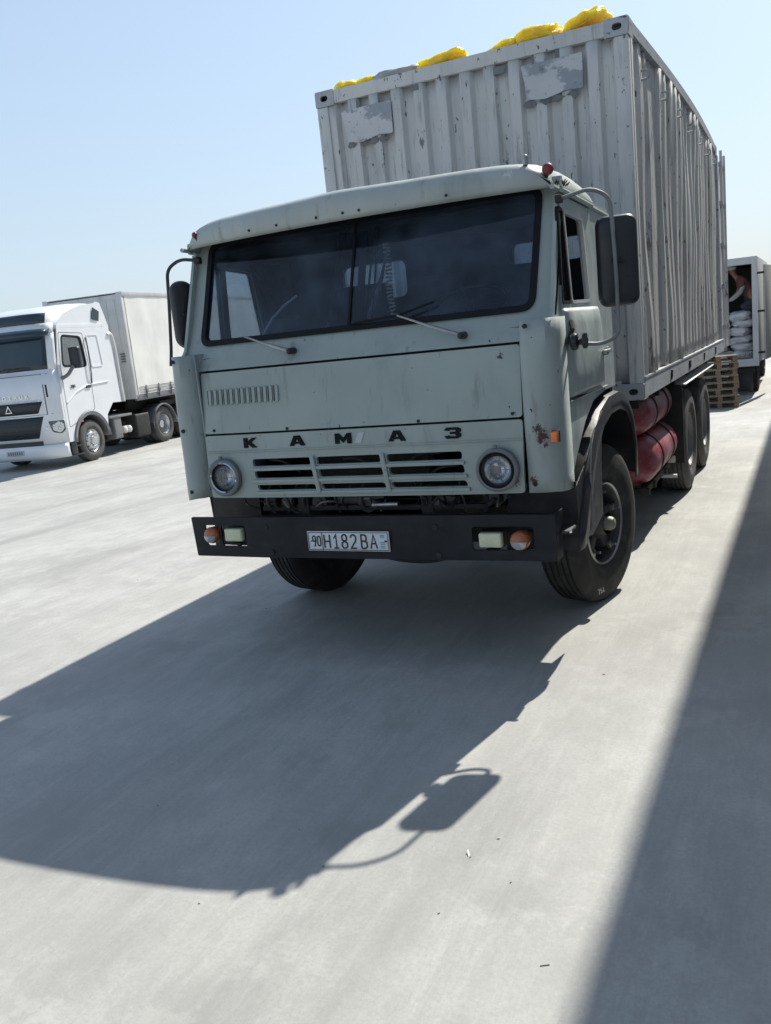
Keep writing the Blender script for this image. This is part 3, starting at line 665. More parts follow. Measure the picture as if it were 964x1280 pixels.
# mirrors
def mirror(pos, rz, size, arm, base, cr=.05):
    b = B(); w_, h_ = size
    b.plate(rr(-w_/2,-h_/2,w_/2,h_/2,cr,6), [], lambda u, v: V(u, 0, v), (0,.012,0))
    rows = []
    o2 = rr(-w_/2,-h_/2,w_/2,h_/2,cr,6)
    for k, d in ((0,0),(.03,-.016),(.08,-.028),(.2,-.036),(.5,-.041),(.999,-.042)):
        rows.append([V(u*(1-k), d, v*(1-k*.6 if k < .9 else 1-k)) for u, v in o2])
    b.grid(rows, close=True)
    m = b.build('mirror', 'plastic', K, loc=pos, rot=(0,0,rz))
    b = B(); b.plate(rr(-w_/2+.012,-h_/2+.012,w_/2-.012,h_/2-.012,.04,6), [], lambda u, v: V(u,.013,v), (0,.003,0)); b.build('mirror_glass', 'chrome', m)
    b = B(); b.cyl((-.03,-.055,0), (.03,-.055,0), .012, seg=8); b.cyl((.028,-.04,0), (.028,-.066,0), .007, seg=8); b.cyl((-.028,-.04,0), (-.028,-.066,0), .007, seg=8); b.build('clamp', 'under', m)
    b = B(); b.tube(arm, .0105, 10); a = b.build('mirror_arm', 'rimgrey' if pos[0] > 0 else 'plastic', K)
    b = B()
    for p in base: b.box(p, (.035,.045,.04), .006)
    b.build('arm_bracket', 'under', a)
def bez(pts, n=6):
    """polyline with rounded corners"""
    pts = [Vector(p) for p in pts]; out = [pts[0]]
    for i in range(1, len(pts)-1):
        a, c, d = pts[i-1], pts[i], pts[i+1]; q = min((a-c).length, (d-c).length)*.45
        s_, e_ = c+(a-c).normalized()*q, c+(d-c).normalized()*q
        for k in range(n+1):
            t = k/n; out.append(s_*(1-t)**2+c*2*t*(1-t)+e_*t*t)
    return out+[pts[-1]]
mirror((1.408,.61,2.085), math.radians(15), (.212,.465), bez([V(1.175,.37,2.41), V(1.32,.46,2.45), V(1.405,.51,2.40), V(1.415,.525,2.05), V(1.415,.52,1.70), V(1.33,.48,1.665), V(1.20,.40,1.685)]), [(1.18,.36,2.41)])
mirror((-1.235,.33,2.085), math.radians(60), (.16,.42), bez([V(-1.06,.33,2.395), V(-1.20,.31,2.42), V(-1.30,.30,2.37), V(-1.315,.29,2.15), V(-1.345,.28,1.86), V(-1.33,.24,1.78)]), [(-1.085,.34,2.398)], .075)
# horn-like black bracket pair at the lower mirror mount
b = B()
b.lathe([(-.018,.0),(-.018,.040),(.0,.045),(.012,.040),(.016,.015)], 18, 'x', (1.235,.30,1.695)); b.lathe([(-.012,.015),(-.006,.040),(.010,.040),(.016,0)], 18, 'x', (1.275,.34,1.695)); b.cyl((1.17,.30,1.695), (1.29,.345,1.695), .014, seg=8)
b.build('lower_mirror_mount', 'plastic', K)
b = B(); b.tube([V(1.20,.38,1.80), V(1.215,.34,1.76), V(1.195,.33,1.70)], .012, 6); b.build('hinge_arm', 'under', K)
# --- fenders
fp = [(.26,.60),(.30,.72),(.40,.88),(.55,1.03),(.75,1.17),(.98,1.27),(1.25,1.325),(1.55,1.33),(1.75,1.285),(1.88,1.17),(1.95,.98),(1.985,.72)]
for s in (1, -1):
    b = B(); rows = []
    for i, (y, z) in enumerate(fp):
        x1 = 1.20+.012*math.sin(i*.8); n_ = max(0, 1-i/4)
        rows.append([V(s*(.80), y, z-.01), V(s*.95, y, z), V(s*1.12, y, z+.004), V(s*x1, y+.006, z-.012), V(s*(x1+.012), y+(1.3-y)*.05+.01, z+(.5-z)*.07), V(s*(x1+.010), y+(1.3-y)*.13+.03*n_, z+(.5-z)*.14+.02*n_)])
    b.grid(rows); b.build('fender', 'fender', K, solid=.008)
    b = B(); rows = []
    for y, z in fp: rows.append([V(s*.80, y, z-.01), V(s*.80, y*.8+1.3*.2, max(.55, z-.28))])
    b.grid(rows); b.build('inner_arch', 'under', K, solid=.006)
    b = B(); b.plate([(.29,.64),(.27,.94),(.36,.97),(.50,1.02),(.75,1.165),(1.02,1.26),(.97,1.14),(.925,1.0),(.90,.85),(.89,.66),(.60,.60)], [], YZ(s*1.20), (-s*.006,0,0)); b.build('fender_skirt', 'fender', K)
    b = B(); b.plate([(.82,.60),(1.20,.60),(1.20,.97),(.82,.97)], [], lambda u, v: V(s*u, .285-.02*(v-.6), v), (0,.006,0)); b.build('fender_front', 'fender', K)
    b = B(); b.plate([(.80,.60),(1.195,.60),(1.195,1.15),(.80,1.15)], [], lambda u, v: V(s*u, .68, v), (0,.006,0)); b.build('sun_block_plate', 'under', K)  # added plate behind the skirt, stops sun leaking past the wheel
b = B(); b.box((1.12,.17,.735), (.16,.14,.02), .008); b.tube([V(.98,.10,.745), V(1.03,.09,.748), V(1.06,.085,.722), V(1.10,.082,.722), V(1.14,.085,.734), V(1.20,.09,.738)], .009, 6); b.build('step_bracket', 'under', K)
b = B(); b.tube([V(1.02,.095,.747), V(1.055,.088,.728), V(1.09,.083,.722), V(1.13,.086,.732), V(1.21,.10,.742)], .0085, 6); b.build('chrome_step_edge', 'chrome', K)
b = B(); b.tube([V(1.215,.62,1.15), V(1.222,.52,.98), V(1.222,.50,.80), V(1.215,.50,.66)], .007, 6); b.build('fender_edge_wire', 'steel', K)
# --- wheels
def tyre_bm(R_=.51, w_=.27, ri=.262, grooves=5):
    h = w_/2; pr = [(-h*.72, ri), (-h*.92, ri+.05), (-h, R_*.72), (-h*.97, R_*.86), (-h*.86, R_*.955), (-h*.74, R_*.985)]
    for k in range(grooves):
        c_ = -h*.60+ k*h*1.2/(grooves-1); pr += [(c_-.008, R_*.999), (c_-.006, R_*.975), (c_+.006, R_*.975), (c_+.008, R_*.999)]
    pr += [(h*.74, R_*.985), (h*.86, R_*.955), (h*.97, R_*.86), (h, R_*.72), (h*1.0, R_*.70), (h*.97, R_*.685), (h*.93, ri+.06), (h*.72, ri)]
    b = B(); b.lathe(pr, 72, 'x'); return b
def front_wheel(parent, loc, rz, s):
    w_ = hub('wheel', parent, loc, rz)
    tyre_bm().build('tyre', 'rubber', w_, 35)
    b = B(); h = .135
    b.lathe([(s*h*.74,.270),(s*h*.80,.262),(s*h*.70,.250),(s*h*.1,.240),(-s*h*.6,.236)], 48, 'x'); rm = b.build('rim', 'rimdark', w_)
    b = B(); b.lathe([(s*h*.80,.268),(s*h*.87,.262),(s*h*.80,.252)], 48, 'x'); b.build('rim_lip', 'steel', rm)
    for k in range(5):
        a = k*2*PI/5+.3
        b = B(); b.box((s*.03, .13*math.cos(a), .13*math.sin(a)), (.07,.16,.075), .015, (a,0,0)); b.build('spoke', 'rimdark', rm)
        b = B(); b.box((s*.075, .215*math.cos(a), .215*math.sin(a)), (.03,.05,.035), .006, (a,0,0)); b.cyl((s*.07,.205*math.cos(a),.205*math.sin(a)), (s*.125,.205*math.cos(a),.205*math.sin(a)), .010, seg=6); b.build('rim_clamp', 'steel', rm)
    b = B(); b.lathe([(-s*.05,.11),(s*.06,.105),(s*.10,.085),(s*.13,.07)], 24, 'x'); hb = b.build('hub', 'rimdark', w_)
    b = B(); b.lathe([(s*.12,.046),(s*.155,.044),(s*.172,.034),(s*.178,.016),(s*.180,0)], 24, 'x'); b.build('hub_cap', 'khaki', hb)
    return w_
steer = math.radians(-12)
fr = front_wheel(K, (1.01,1.31,.505), steer, 1)
text_obj('752', .05, 'tyre_marking', 'palegrey', fr, (.134,-.16,-.405), .001, 1.2, .001, (PI/2-.2,0,PI/2))
front_wheel(K, (-1.01,1.31,.505), steer, -1)
def rear_wheel(parent, loc, s, mat):
    w_ = hub('wheel', parent, loc)
    for x in (0, -s*.31):
        b = tyre_bm(); 
        for v in b.bm.verts: v.co.x += x
        b.build('tyre', mat, w_, 35)
    b = B(); h = .135
    b.lathe([(s*h*.76,.272),(s*h*.86,.266),(s*h*.70,.252),(s*h*.1,.244),(-s*h*.9,.240),(-s*h*1.0,.10),(-s*.2,.06)], 48, 'x'); rm = b.build('rim', 'rimgrey', w_)
    for k in range(5):
        a = k*2*PI/5; b = B(); b.box((s*.02, .225*math.cos(a), .225*math.sin(a)), (.06,.05,.035), .006, (a,0,0)); b.build('rim_clamp', 'steel', rm)
    b = B(); b.lathe([(-s*.13,.11),(s*.0,.10),(s*.04,.08),(s*.05,0)], 24, 'x'); b.build('hub', 'rimdark', w_)
for y in (4.99, 6.31):
    rear_wheel(K, (1.085,y,.505), 1, 'dusty_rubber'); rear_wheel(K, (-1.085,y,.505), -1, 'dusty_rubber')
    b = B(); b.cyl((-.95,y,.505), (.95,y,.505), .07); b.ball((0,y,.52), .2); b.build('rear_axle', 'under', K)
# --- chassis
for s in (1, -1):
    b = B(); b.b2((s*.40-.035,.12,.74), (s*.40+.035,8.25,1.0), .006); b.build('chassis_rail', 'under', K)
    b = B(); b.tube([V(s*.45,.55,.80), V(s*.45,.9,.66), V(s*.45,1.31,.60), V(s*.45,1.75,.66), V(s*.45,2.15,.80)], .045, 6); b.build('leaf_spring', 'under', K)
for y in (.35, 1.0, 2.2, 3.3, 4.3, 5.65, 7.1, 8.1):
    b = B(); b.b2((-.37,y-.05,.78), (.37,y+.05,.96), .006); b.build('cross_member', 'under', K)
b = B(); b.cyl((-.9,1.31,.46), (.9,1.31,.46), .055); b.box((0,1.31,.42), (.9,.12,.09), .02); b.build('front_axle', 'under', K)
b = B(); b.b2((-.36,.30,.78), (.36,.38,1.5), .01)
for k in range(14): b.box((0,.295,.84+k*.045), (.68,.008,.012), 0)
b.build('radiator', 'under', K)
b = B(); b.b2((-.30,.55,.62), (.30,1.6,1.28), .05); b.cyl((-.1,1.0,.56), (.1,1.9,.56), .16); b.build('engine', 'under', K)
b = B(); b.cyl((0,1.9,.66), (0,4.9,.55), .05); b.build('drive_shaft', 'under', K)
b = B(); b.b2((-.70,.13,.855), (.74,.17,.885), .006); b.b2((-.98,.14,.945), (.98,.20,.957), .004); b.build('front_cross_tube', 'under', K)
b = B(); b.cyl((.10,.09,.895), (.24,.09,.898), .014); b.ball((.09,.09,.895), .018); b.build('tow_pin', 'steel', K)
for k, (x, z) in enumerate(((-.62,.92),(-.56,.93),(-.42,.92),(-.35,.9),(-.18,.93),(-.05,.92),(.02,.93),(.33,.92),(.38,.93),(.6,.91),(.7,.92),(.83,.92))):
    b = B(); dx = random.uniform(-.06,.06)
    b.tube(bez([V(x,.13,1.03), V(x+dx,.10,.95), V(x+dx*1.4,.11,.90), V(x+dx*.5,.16,.84)]), .006+.005*random.random(), 6); b.build('hose', 'plastic' if k % 3 else 'rimdark', K)
for k in range(22):
    x = random.uniform(-.8,.85); z = random.uniform(.87,.94); x2 = x+random.uniform(-.22,.22)
    b = B(); b.tube(bez([V(x,random.uniform(.12,.2),z), V((x+x2)/2,random.uniform(.08,.14),z-random.uniform(-.03,.06)), V(x2,random.uniform(.12,.2),random.uniform(.86,.97))]), random.uniform(.004,.010), 6); b.build('hose', ('rimgrey', 'plastic', 'rimdark', 'under')[k % 4], K)
for x, z, w_, h_ in ((-.66,.90,.10,.06),(-.12,.91,.14,.05),(.5,.90,.12,.07),(.78,.91,.06,.06)):
    b = B(); b.box((x,.19,z), (w_,.06,h_), .01); b.build('bracket_block', 'rimdark', K)
for x, r in ((-.52,.045),(-.30,.05),(.45,.05),(.02,.06)):
    b = B(); b.cyl((x,.14,.90), (x,.20,.90), r, seg=18); b.cyl((x,.13,.90), (x,.15,.90), r*.5, seg=12); b.build('pulley', 'rimdark', K)
for x0, z0, x1, z1 in ((-.6,1.17,-.4,1.09),(-.35,1.1,-.2,1.18),(-.1,1.16,.1,1.10),(.3,1.12,.5,1.17),(.4,1.02,.6,1.1)):
    b = B(); b.tube(bez([V(x0,.13,z0), V((x0+x1)/2,.10,(z0+z1)/2+.04), V(x1,.14,z1)]), .009, 6); b.build('hose', 'rimdark', K)
# hanging parts under the bumper
b = B(); b.tube(bez([V(.0,.10,.62), V(.2,.12,.565), V(.4,.12,.56), V(.55,.15,.60)]), .016, 8); b.build('steering_rod', 'under', K)
# --- red gas cylinders on their rack
for i, (z, x, r) in enumerate(((.985,.975,.180),(.605,.985,.205))):
    b = B(); y0 = 2.93; y1 = 4.32
    b.lathe([(y0,0),(y0+.01,r*.35),(y0+.04,r*.68),(y0+.09,r*.90),(y0+.16,r),(y1-.16,r),(y1-.09,r*.90),(y1-.04,r*.68),(y1,0)], 40, 'y', (x, 0, z))
    cy_ = b.build('gas_cylinder', 'red', K)
    for y in (3.32, 3.95):
        b = B(); b.lathe([(y-.02,r+.003),(y-.02,r+.009),(y+.02,r+.009),(y+.02,r+.003)], 40, 'y', (x, 0, z), closed=True); b.build('cylinder_strap', 'strap', cy_)
b = B()
for y in (3.0, 3.32, 3.95): b.b2((.42,y-.03,.34), (1.12,y+.03,.39), .004); b.b2((.42,y-.03,.36), (.48,y+.03,.98), .004)
b.b2((1.04,2.95,.345), (1.10,4.35,.40), .004); b.build('cylinder_rack', 'under', K)
b = B(); b.b2((1.02,4.18,.40), (1.16,4.22,.46), .004); b.b2((1.05,4.05,.28), (1.19,4.09,.31), .004); b.build('rack_clip', 'ltgrey', K)
b = B(); b.b2((.62,4.38,.36), (1.22,4.41,1.10), .006); b.build('mud_guard', 'under', K)
b = B(); b.b2((-1.2,2.6,.45), (-.5,3.9,1.05), .1, 3); b.build('fuel_tank', 'under', K)
b = B(); b.box((1.06,5.75,1.125), (.38,2.6,.012), .002, (0,math.radians(9),0)); b.build('wheel_cover_sheet', 'palegrey', K)
b = B(); b.b2((.40,2.36,1.005), (.62,8.3,1.10), .01); b.b2((-.62,2.36,1.005), (-.40,8.3,1.10), .01)
for k in range(7): b.b2((-1.15,2.5+k*.95,1.10), (1.15,2.56+k*.95,1.168), .004)
b.build('load_bed', 'under', K)
# ================================================================== the container on the truck
CT = thing('shipping_container', 'tall dirty white corrugated container on the green truck, with two patched plates near its top', 'container', (0,2.343,1.18))
W_, H_, L_ = 1.219, 2.591, 6.058
def bulge(y, z=2.0): return .055*math.sin(PI*max(0, min(1, y/L_)))*(.35+.65*max(0, min(1, z/H_)))
def corr(u0, u1, per, d, flat=None):
    """(u, depth) pairs of a trapezoid corrugation"""
    out = [(u0, 0)]; u = u0
    while u+per <= u1+1e-6:
        if flat and flat[0] <= u < flat[1]:
            out += [(u+.03, d), (flat[1]-.03, d), (flat[1], 0)]; u = flat[1]; continue
        out += [(u+per*.36, 0), (u+per*.50, d), (u+per*.86, d), (u+per, 0)]; u += per
    if u < u1: out.append((u1, 0))
    return out
random.seed(3)
prof = corr(-1.13, 1.13, .188, .042)
b = B(); rows = []
for j in range(15):
    z = .13+2.36*j/14
    rows.append([V(u, .012+d+.008*noise.noise(Vector((u*1.7, 0, z*1.3)))+.006*noise.noise(Vector((u*5, 3, z*4))), z) for u, d in prof])
b.grid(rows); fp_ = b.build('front_panel', 'contain', CT, 25, solid=.004)
for s in (1, -1):
    prof = corr(.12, L_-.12, .262, .029, flat=(.62, 1.15))
    b = B(); rows = []
    for j in range(19):
        z = .16+2.34*j/18
        rows.append([V(s*(W_-.010-d+bulge(u, z)+.022*noise.noise(Vector((u*1.3, s, z*.9)))+.016*noise.noise(Vector((u*4.3, s, z*1.2)))-.014*math.exp(-((u-1.6)/.18)**2-((z-1.1)/.5)**2)-.018*math.exp(-((u-3.3)/.2)**2-((z-1.7)/.35)**2)), u, z) for u, d in prof])
    b.grid(rows); b.build('side_panel', 'contain_side', CT, 25, solid=.004)
    b = B(); rows = []
    for i in range(31):
        y = .05+(L_-.1)*i/30; x = W_+bulge(y, H_); rows.append([V(s*(x-.06), y, H_-.005), V(s*x, y, H_-.005), V(s*x, y, H_-.085), V(s*(x-.06), y, H_-.085)])
    b.grid(rows, close=True); b.build('top_rail', 'contain_rail', CT)
    b = B(); rows = []
    for i in range(31):
        y = .05+(L_-.1)*i/30; x = W_+.004+.03*(y/L_)+bulge(y, 0)*.3; rows.append([V(s*(x-.05), y, .165), V(s*(x+.004), y, .165), V(s*(x+.004), y, .150), V(s*x, y, .148), V(s*x, y, .012), V(s*(x-.05), y, .006)])
    b.grid(rows, close=True); br = b.build('bottom_rail', 'contain_rail', CT)
    for k, y in enumerate((1.3, 2.45, 2.52, 3.7, 4.9)):
        b = B(); x = s*(W_+.012+.03*(y/L_)); b.lathe([(x-.004+.010*math.sin(q*PI/3), .030+.008*math.cos(q*PI/3)) for q in range(6)], 14, 'x', (0, y, .07), closed=True); b.box((x, y, .105), (.02,.03,.03), .004); b.build('lashing_ring', 'under', br)
    for k in range(7):
        y = .45+k*.8; x = s*(W_+bulge(y, 2.2)); b = B(); b.tube(bez([V(x-s*.02,y,2.33), V(x+s*.045,y,2.33), V(x+s*.045,y,2.27), V(x-s*.02,y,2.27)]), .009, 6); b.build('side_hook', 'contain_rail', CT)
    b = B(); b.b2((s*(W_-.10), 0, .118), (s*W_, .07, H_-.118), .012); b.b2((s*(W_-.02), .07, .118), (s*(W_+.003), .13, H_-.118), .004); b.build('corner_post', 'contain', CT)
    b = B(); b.b2((s*(W_-.12), L_-.12, .118), (s*(W_+.02), L_, H_-.118), .01); b.build('rear_post', 'contain_rail', CT)
    for z0 in (0, H_-.118):
        for y0 in (-.004, L_-.178+.02):
            b = B(); x0, x1 = (W_-.162, W_+.004)
            fr_ = y0 < 0
            b.plate(rr(x0, z0, x1, z0+.118, .012), [rr(x0+.055, z0+.038, x1-.045, z0+.082, .021)], lambda u, v: V(s*u, y0 if fr_ else y0+.166, v), (0,.02*(1 if fr_ else -1),0))
            b.plate(rr(y0+.001, z0+.001, y0+.177, z0+.117, .012), [rr(y0+.05, z0+.038, y0+.12, z0+.082, .02)], YZ(s*x1), (-s*.02,0,0))
            b.b2((s*(x0+.002), y0+.004, z0+.100), (s*(x1-.003), y0+.165, z0+.1192), .003); b.b2((s*x0, y0+.003, z0), (s*(x1-.003), y0+.172, z0+.018), .003)
            b.b2((s*x0, y0+.15, z0+.005), (s*(x1-.004), y0+.164, z0+.113), 0)
            b.build('corner_casting', 'contain_rail', CT)
b = B(); b.b2((-1.06,.0,H_-.105), (1.06,.06,H_-.008), .006); b.build('top_header', 'contain', CT)
b = B(); b.b2((-1.06,.0,.01), (1.06,.06,.145), .006); b.build('bottom_sill', 'contain_rail', CT)
b = B(); b.b2((-1.1,L_-.08,.01), (1.1,L_-.02,.14), .006); b.b2((-1.1,L_-.08,H_-.12), (1.1,L_-.02,H_-.01), .006); b.build('rear_frame', 'contain_rail', CT)
b = B(); b.b2((-1.17,.06,.10), (1.17,L_-.05,.14), 0); b.build('floor', 'wood', CT)
b = B(); rows = [[V(x, y, H_-.05-.0*x) for x, _ in corr(-1.17,1.17,.26,.0)] for y in (.06, L_-.05)]; b.grid(rows); b.build('roof_sheet', 'contain_rail', CT, solid=.004)
for (x0, x1, z0, z1, dx, a) in ((-.985,-.575,2.185,2.41,0,.0), (.485,.90,2.205,2.425,0,.0)):
    b = B(); b.plate(rpoly([(x0+.02,z0-.01),(x0+.14,z0-.03),(x1-.12,z0),(x1,z0-.01),(x1+.005,z1),(x0-.02,z1)], .015), [], lambda u, v: V(u, -.006+.006*noise.noise(Vector((u*9, 1, v*9))), v), (0,.012,0)); b.build('patched_plate', 'patch', CT)
    for z in (z1+.035,):
        for x in (x0+.10, x0+.27):
            b = B(); b.box((x, .016, z), (.085,.008,.07), .004); b.build('rib_recess_shade', 'dullgrey', CT)  # dark tab paints the shade of a rib recess above the plate
b = B(); b.box((-.37,.010,2.46), (.07,.006,.04), .003); b.box((.30,.010,2.44), (.09,.006,.05), .003); b.build('scraped_mark', 'dullgrey', CT)
random.seed(21)
for (x0, x1, z0) in ((-.96,-.60,2.165), (.50,.88,2.185)):
    for k in range(4):
        x = x0+(x1-x0)*(k+.3)/4+random.uniform(-.02,.02); b = B()
        q = [(x+random.uniform(.015,.05)*math.cos(a*PI/4.5)*1.3, z0-.015+random.uniform(.01,.035)*math.sin(a*PI/4.5)) for a in range(9)]
        b.plate(q, [], lambda u, v: V(u, .006, v), (0,.004,0)); b.build('torn_paint_edge', 'darkscrape', CT)
# vertical duct-like bulge low on the front panel near the cab
b = B(); b.b2((.93,-.012,.35), (1.02,.018,.86), .014, 3); b.build('vent_box', 'contain', CT)
# rear door swung open, pointing backwards
d = hub('rear_door', CT, (W_-.055, L_+.03, 0), math.radians(.5))
b = B(); b.b2((-.045,0,.14), (.0,1.16,H_-.08), .006); b.build('door_leaf', 'contain_rail', d)
for y in (.55,1.06):
    b = B(); b.cyl((.060,y,.02), (.060,y,H_+.03), .019, seg=10); b.build('locking_rod', 'contain', d)
    for z in (.3,.85,1.4,1.95,2.45):
        b = B(); b.b2((0,y-.03,z-.03), (.075,y+.03,z+.03), .005); b.build('rod_bracket', 'contain_rail', d)
for z in (.4,1.0,1.6,2.2):
    b = B(); b.cyl((-.02,-.02,z-.05), (-.02,-.02,z+.05), .018, seg=8); b.build('hinge', 'steel', d)

# --- sacks on top
def sack_bm(d, seed, wr=.05, pw=.55, n=20):
    b = B(); rows = []; rnd = Vector((seed*7.3, seed*2.1, seed*4.7))
    for i in range(n+1):
        ph = -PI/2+PI*i/n; row = []
        for k in range(n*2):
            th = k*PI/n
            def sp(c_, e): return math.copysign(abs(c_)**e, c_)
            p = Vector((sp(math.cos(ph), pw)*sp(math.cos(th), pw), sp(math.cos(ph), pw)*sp(math.sin(th), pw), sp(math.sin(ph), .8)))
            q = 1+wr*2.2*noise.noise(p*1.6+rnd)+wr*1.4*noise.noise(p*4.5+rnd)+wr*abs(noise.noise(Vector((p.x*9, p.y*3, p.z*9))+rnd))
            row.append(Vector((p.x*d[0]/2*q, p.y*d[1]/2*q, p.z*d[2]/2*q)))
        rows.append(row)
    b.grid(rows, close=True); return b
for i, (x, y, z, d, a, lab, mt) in enumerate((
    (.885,2.64,3.825,(.34,.5,.12),-.36,'bright yellow plastic sack sticking up beside the container\'s right top corner','yellow'),
    (.52,2.66,3.815,(.36,.55,.15),-.22,'larger yellow plastic sack humped just left of the rightmost one on the container','yellow'),
    (.28,2.62,3.785,(.30,.45,.11),-.25,'low yellow sack wedged against the left flank of the larger humped sack on the container','yellow'),
    (-.22,2.62,3.805,(.40,.5,.13),-.16,'yellow plastic sack lying over the middle of the container\'s front top edge','yellow'),
    (-.60,2.62,3.79,(.46,.5,.11),-.1,'flat grey plastic sack lying between the yellow ones on the container','tarp'),
    (-.86,2.60,3.79,(.26,.4,.09),-.1,'small yellow corner of a sack next to the grey plastic on the container','yellow'),
    (-1.06,2.60,3.80,(.22,.4,.10),0,'small yellow sack at the left end of the container\'s front top edge','yellow'))):
    s_ = sack_bm(d, i+1, .09 if mt == 'yellow' else .06, .7).build('sack', mt, None, 50, loc=(x,y,z), rot=(0,a,.1*i))
    meta(s_, lab, 'sack', 'sacks piled on top of the container')

# ================================================================== white tractor unit, left
HR = math.radians(8)
HW = thing('tractor_unit', 'white high-roofed tractor unit parked at the left with black grille and chromed wheels', 'truck', (-15.33,11.13,-.5), HR)
def hf(x): return -.08+.42*abs(x/1.25)**5
def HF(d=0): return lambda u, v: V(u, hf(u)+d, v)
def HFt(d=0):                                  # windshield leans back
    return lambda u, v: V(u*(1-.02*(v-2.3)), hf(u)+d+(.16*(v-2.35) if v > 2.35 else 0), v)
def strip(b, x0, x1, z0, z1, f, nx=24, nz=3):
    b.grid([[f(x0+(x1-x0)*i/nx, z0+(z1-z0)*j/nz) for i in range(nx+1)] for j in range(nz+1)])
b = B(); strip(b, -1.25, 1.25, .60, 2.38, HF()); body = b.build('front_panel', 'howo', HW, solid=.02)
b = B(); strip(b, -1.25, 1.25, .26, .60, lambda u, v: V(u, hf(u)-.03+.04*(v < .3), v)); b.build('bumper', 'howo', HW, solid=.03)
b = B(); strip(b, -.80, .80, .60, .71, HF(-.016)); b.build('bumper_slot', 'howograle', HW)
def trap(z0, z1, w0, w1, nm, mt, d=-.014):
    b = B(); n = 16; b.grid([[HF(d)((w0+(w1-w0)*t)*(2*i/n-1), z0+(z1-z0)*t) for i in range(n+1)] for t in (0,.5,1)]); return b.build(nm, mt, HW, solid=.01)
trap(.78,1.30,.72,.90,'lower_grille','howograle'); ug = trap(1.38,1.66,.80,.93,'upper_grille','howograle')
for z in (.95,1.12): 
    b = B(); strip(b, -.76,.76,z-.012,z+.012,HF(-.03),12,1); b.build('grille_bar', 'plastic', HW)
b = B(); strip(b, -.90, .90, 1.675, 1.70, HF(-.03), 16, 1); b.build('chrome_strip', 'chrome', HW, solid=.01)
b = B()
tri = [(0,.12),(-.105,-.07),(.105,-.07)]
b.plate([(x, 1.51+z) for x, z in tri], [[(x*.68, 1.505+z*.62) for x, z in tri]], XZ(-.125), (0,.02,0))
b.build('triangle_emblem', 'chrome', ug)
for ch, x in zip('SINOTRUK', (-.56,-.40,-.24,-.08,.10,.26,.42,.58)): text_obj(ch, .135, 'front_letter', 'chrome', HW, (x, hf(x)-.02, 1.80), .01, 1.2, .004)
b = B(); strip(b, -1.13, 1.13, 2.40, 3.24, HFt(.0), 24, 6); b.build('windshield', 'darkglass', HW, solid=.01)
b = B(); strip(b, -1.24, 1.24, 2.36, 2.41, HFt(.0), 24, 1); strip(b, -1.24, 1.24, 3.22, 3.50, HFt(.0), 24, 2)
for s in (1,-1): b.grid([[HFt(.0)(s*1.12, 2.38+.9*j/5), HFt(.0)(s*1.19, 2.38+.9*j/5), HFt(.0)(s*1.245, 2.38+.9*j/5)] for j in range(6)])
b.build('windshield_frame', 'howo', HW, solid=.015)
b = B(); strip(b, -1.26, 1.26, 3.20, 3.36, lambda u, v: V(u, hf(u)-.16+.7*(v-3.20), v), 20, 2); b.build('sun_visor', 'darkglass', HW, solid=.012)
b = B(); strip(b, -1.12, 1.12, 3.50, 3.74, lambda u, v: V(u, hf(u)+.18+.35*(v-3.5), v), 20, 3); b.build('upper_dark_panel', 'darkglass', HW, solid=.01)
b = B(); rows = []
for y, zt in ((.10,3.36),(.14,3.48),(.20,3.62),(.34,3.76),(.62,3.86),(1.2,3.95),(1.8,4.0),(2.35,4.02)):
    rows.append([V(x, y+.42*abs(x/1.25)**5*(1 if y < .7 else .2)+.02, 3.36+(zt-3.36)*max(0, 1-abs(x/1.245)**7)**.6) for x in [-1.245+2.49*i/28 for i in range(29)]])
b.grid(rows); b.build('roof_fairing', 'howo', HW, solid=.012)
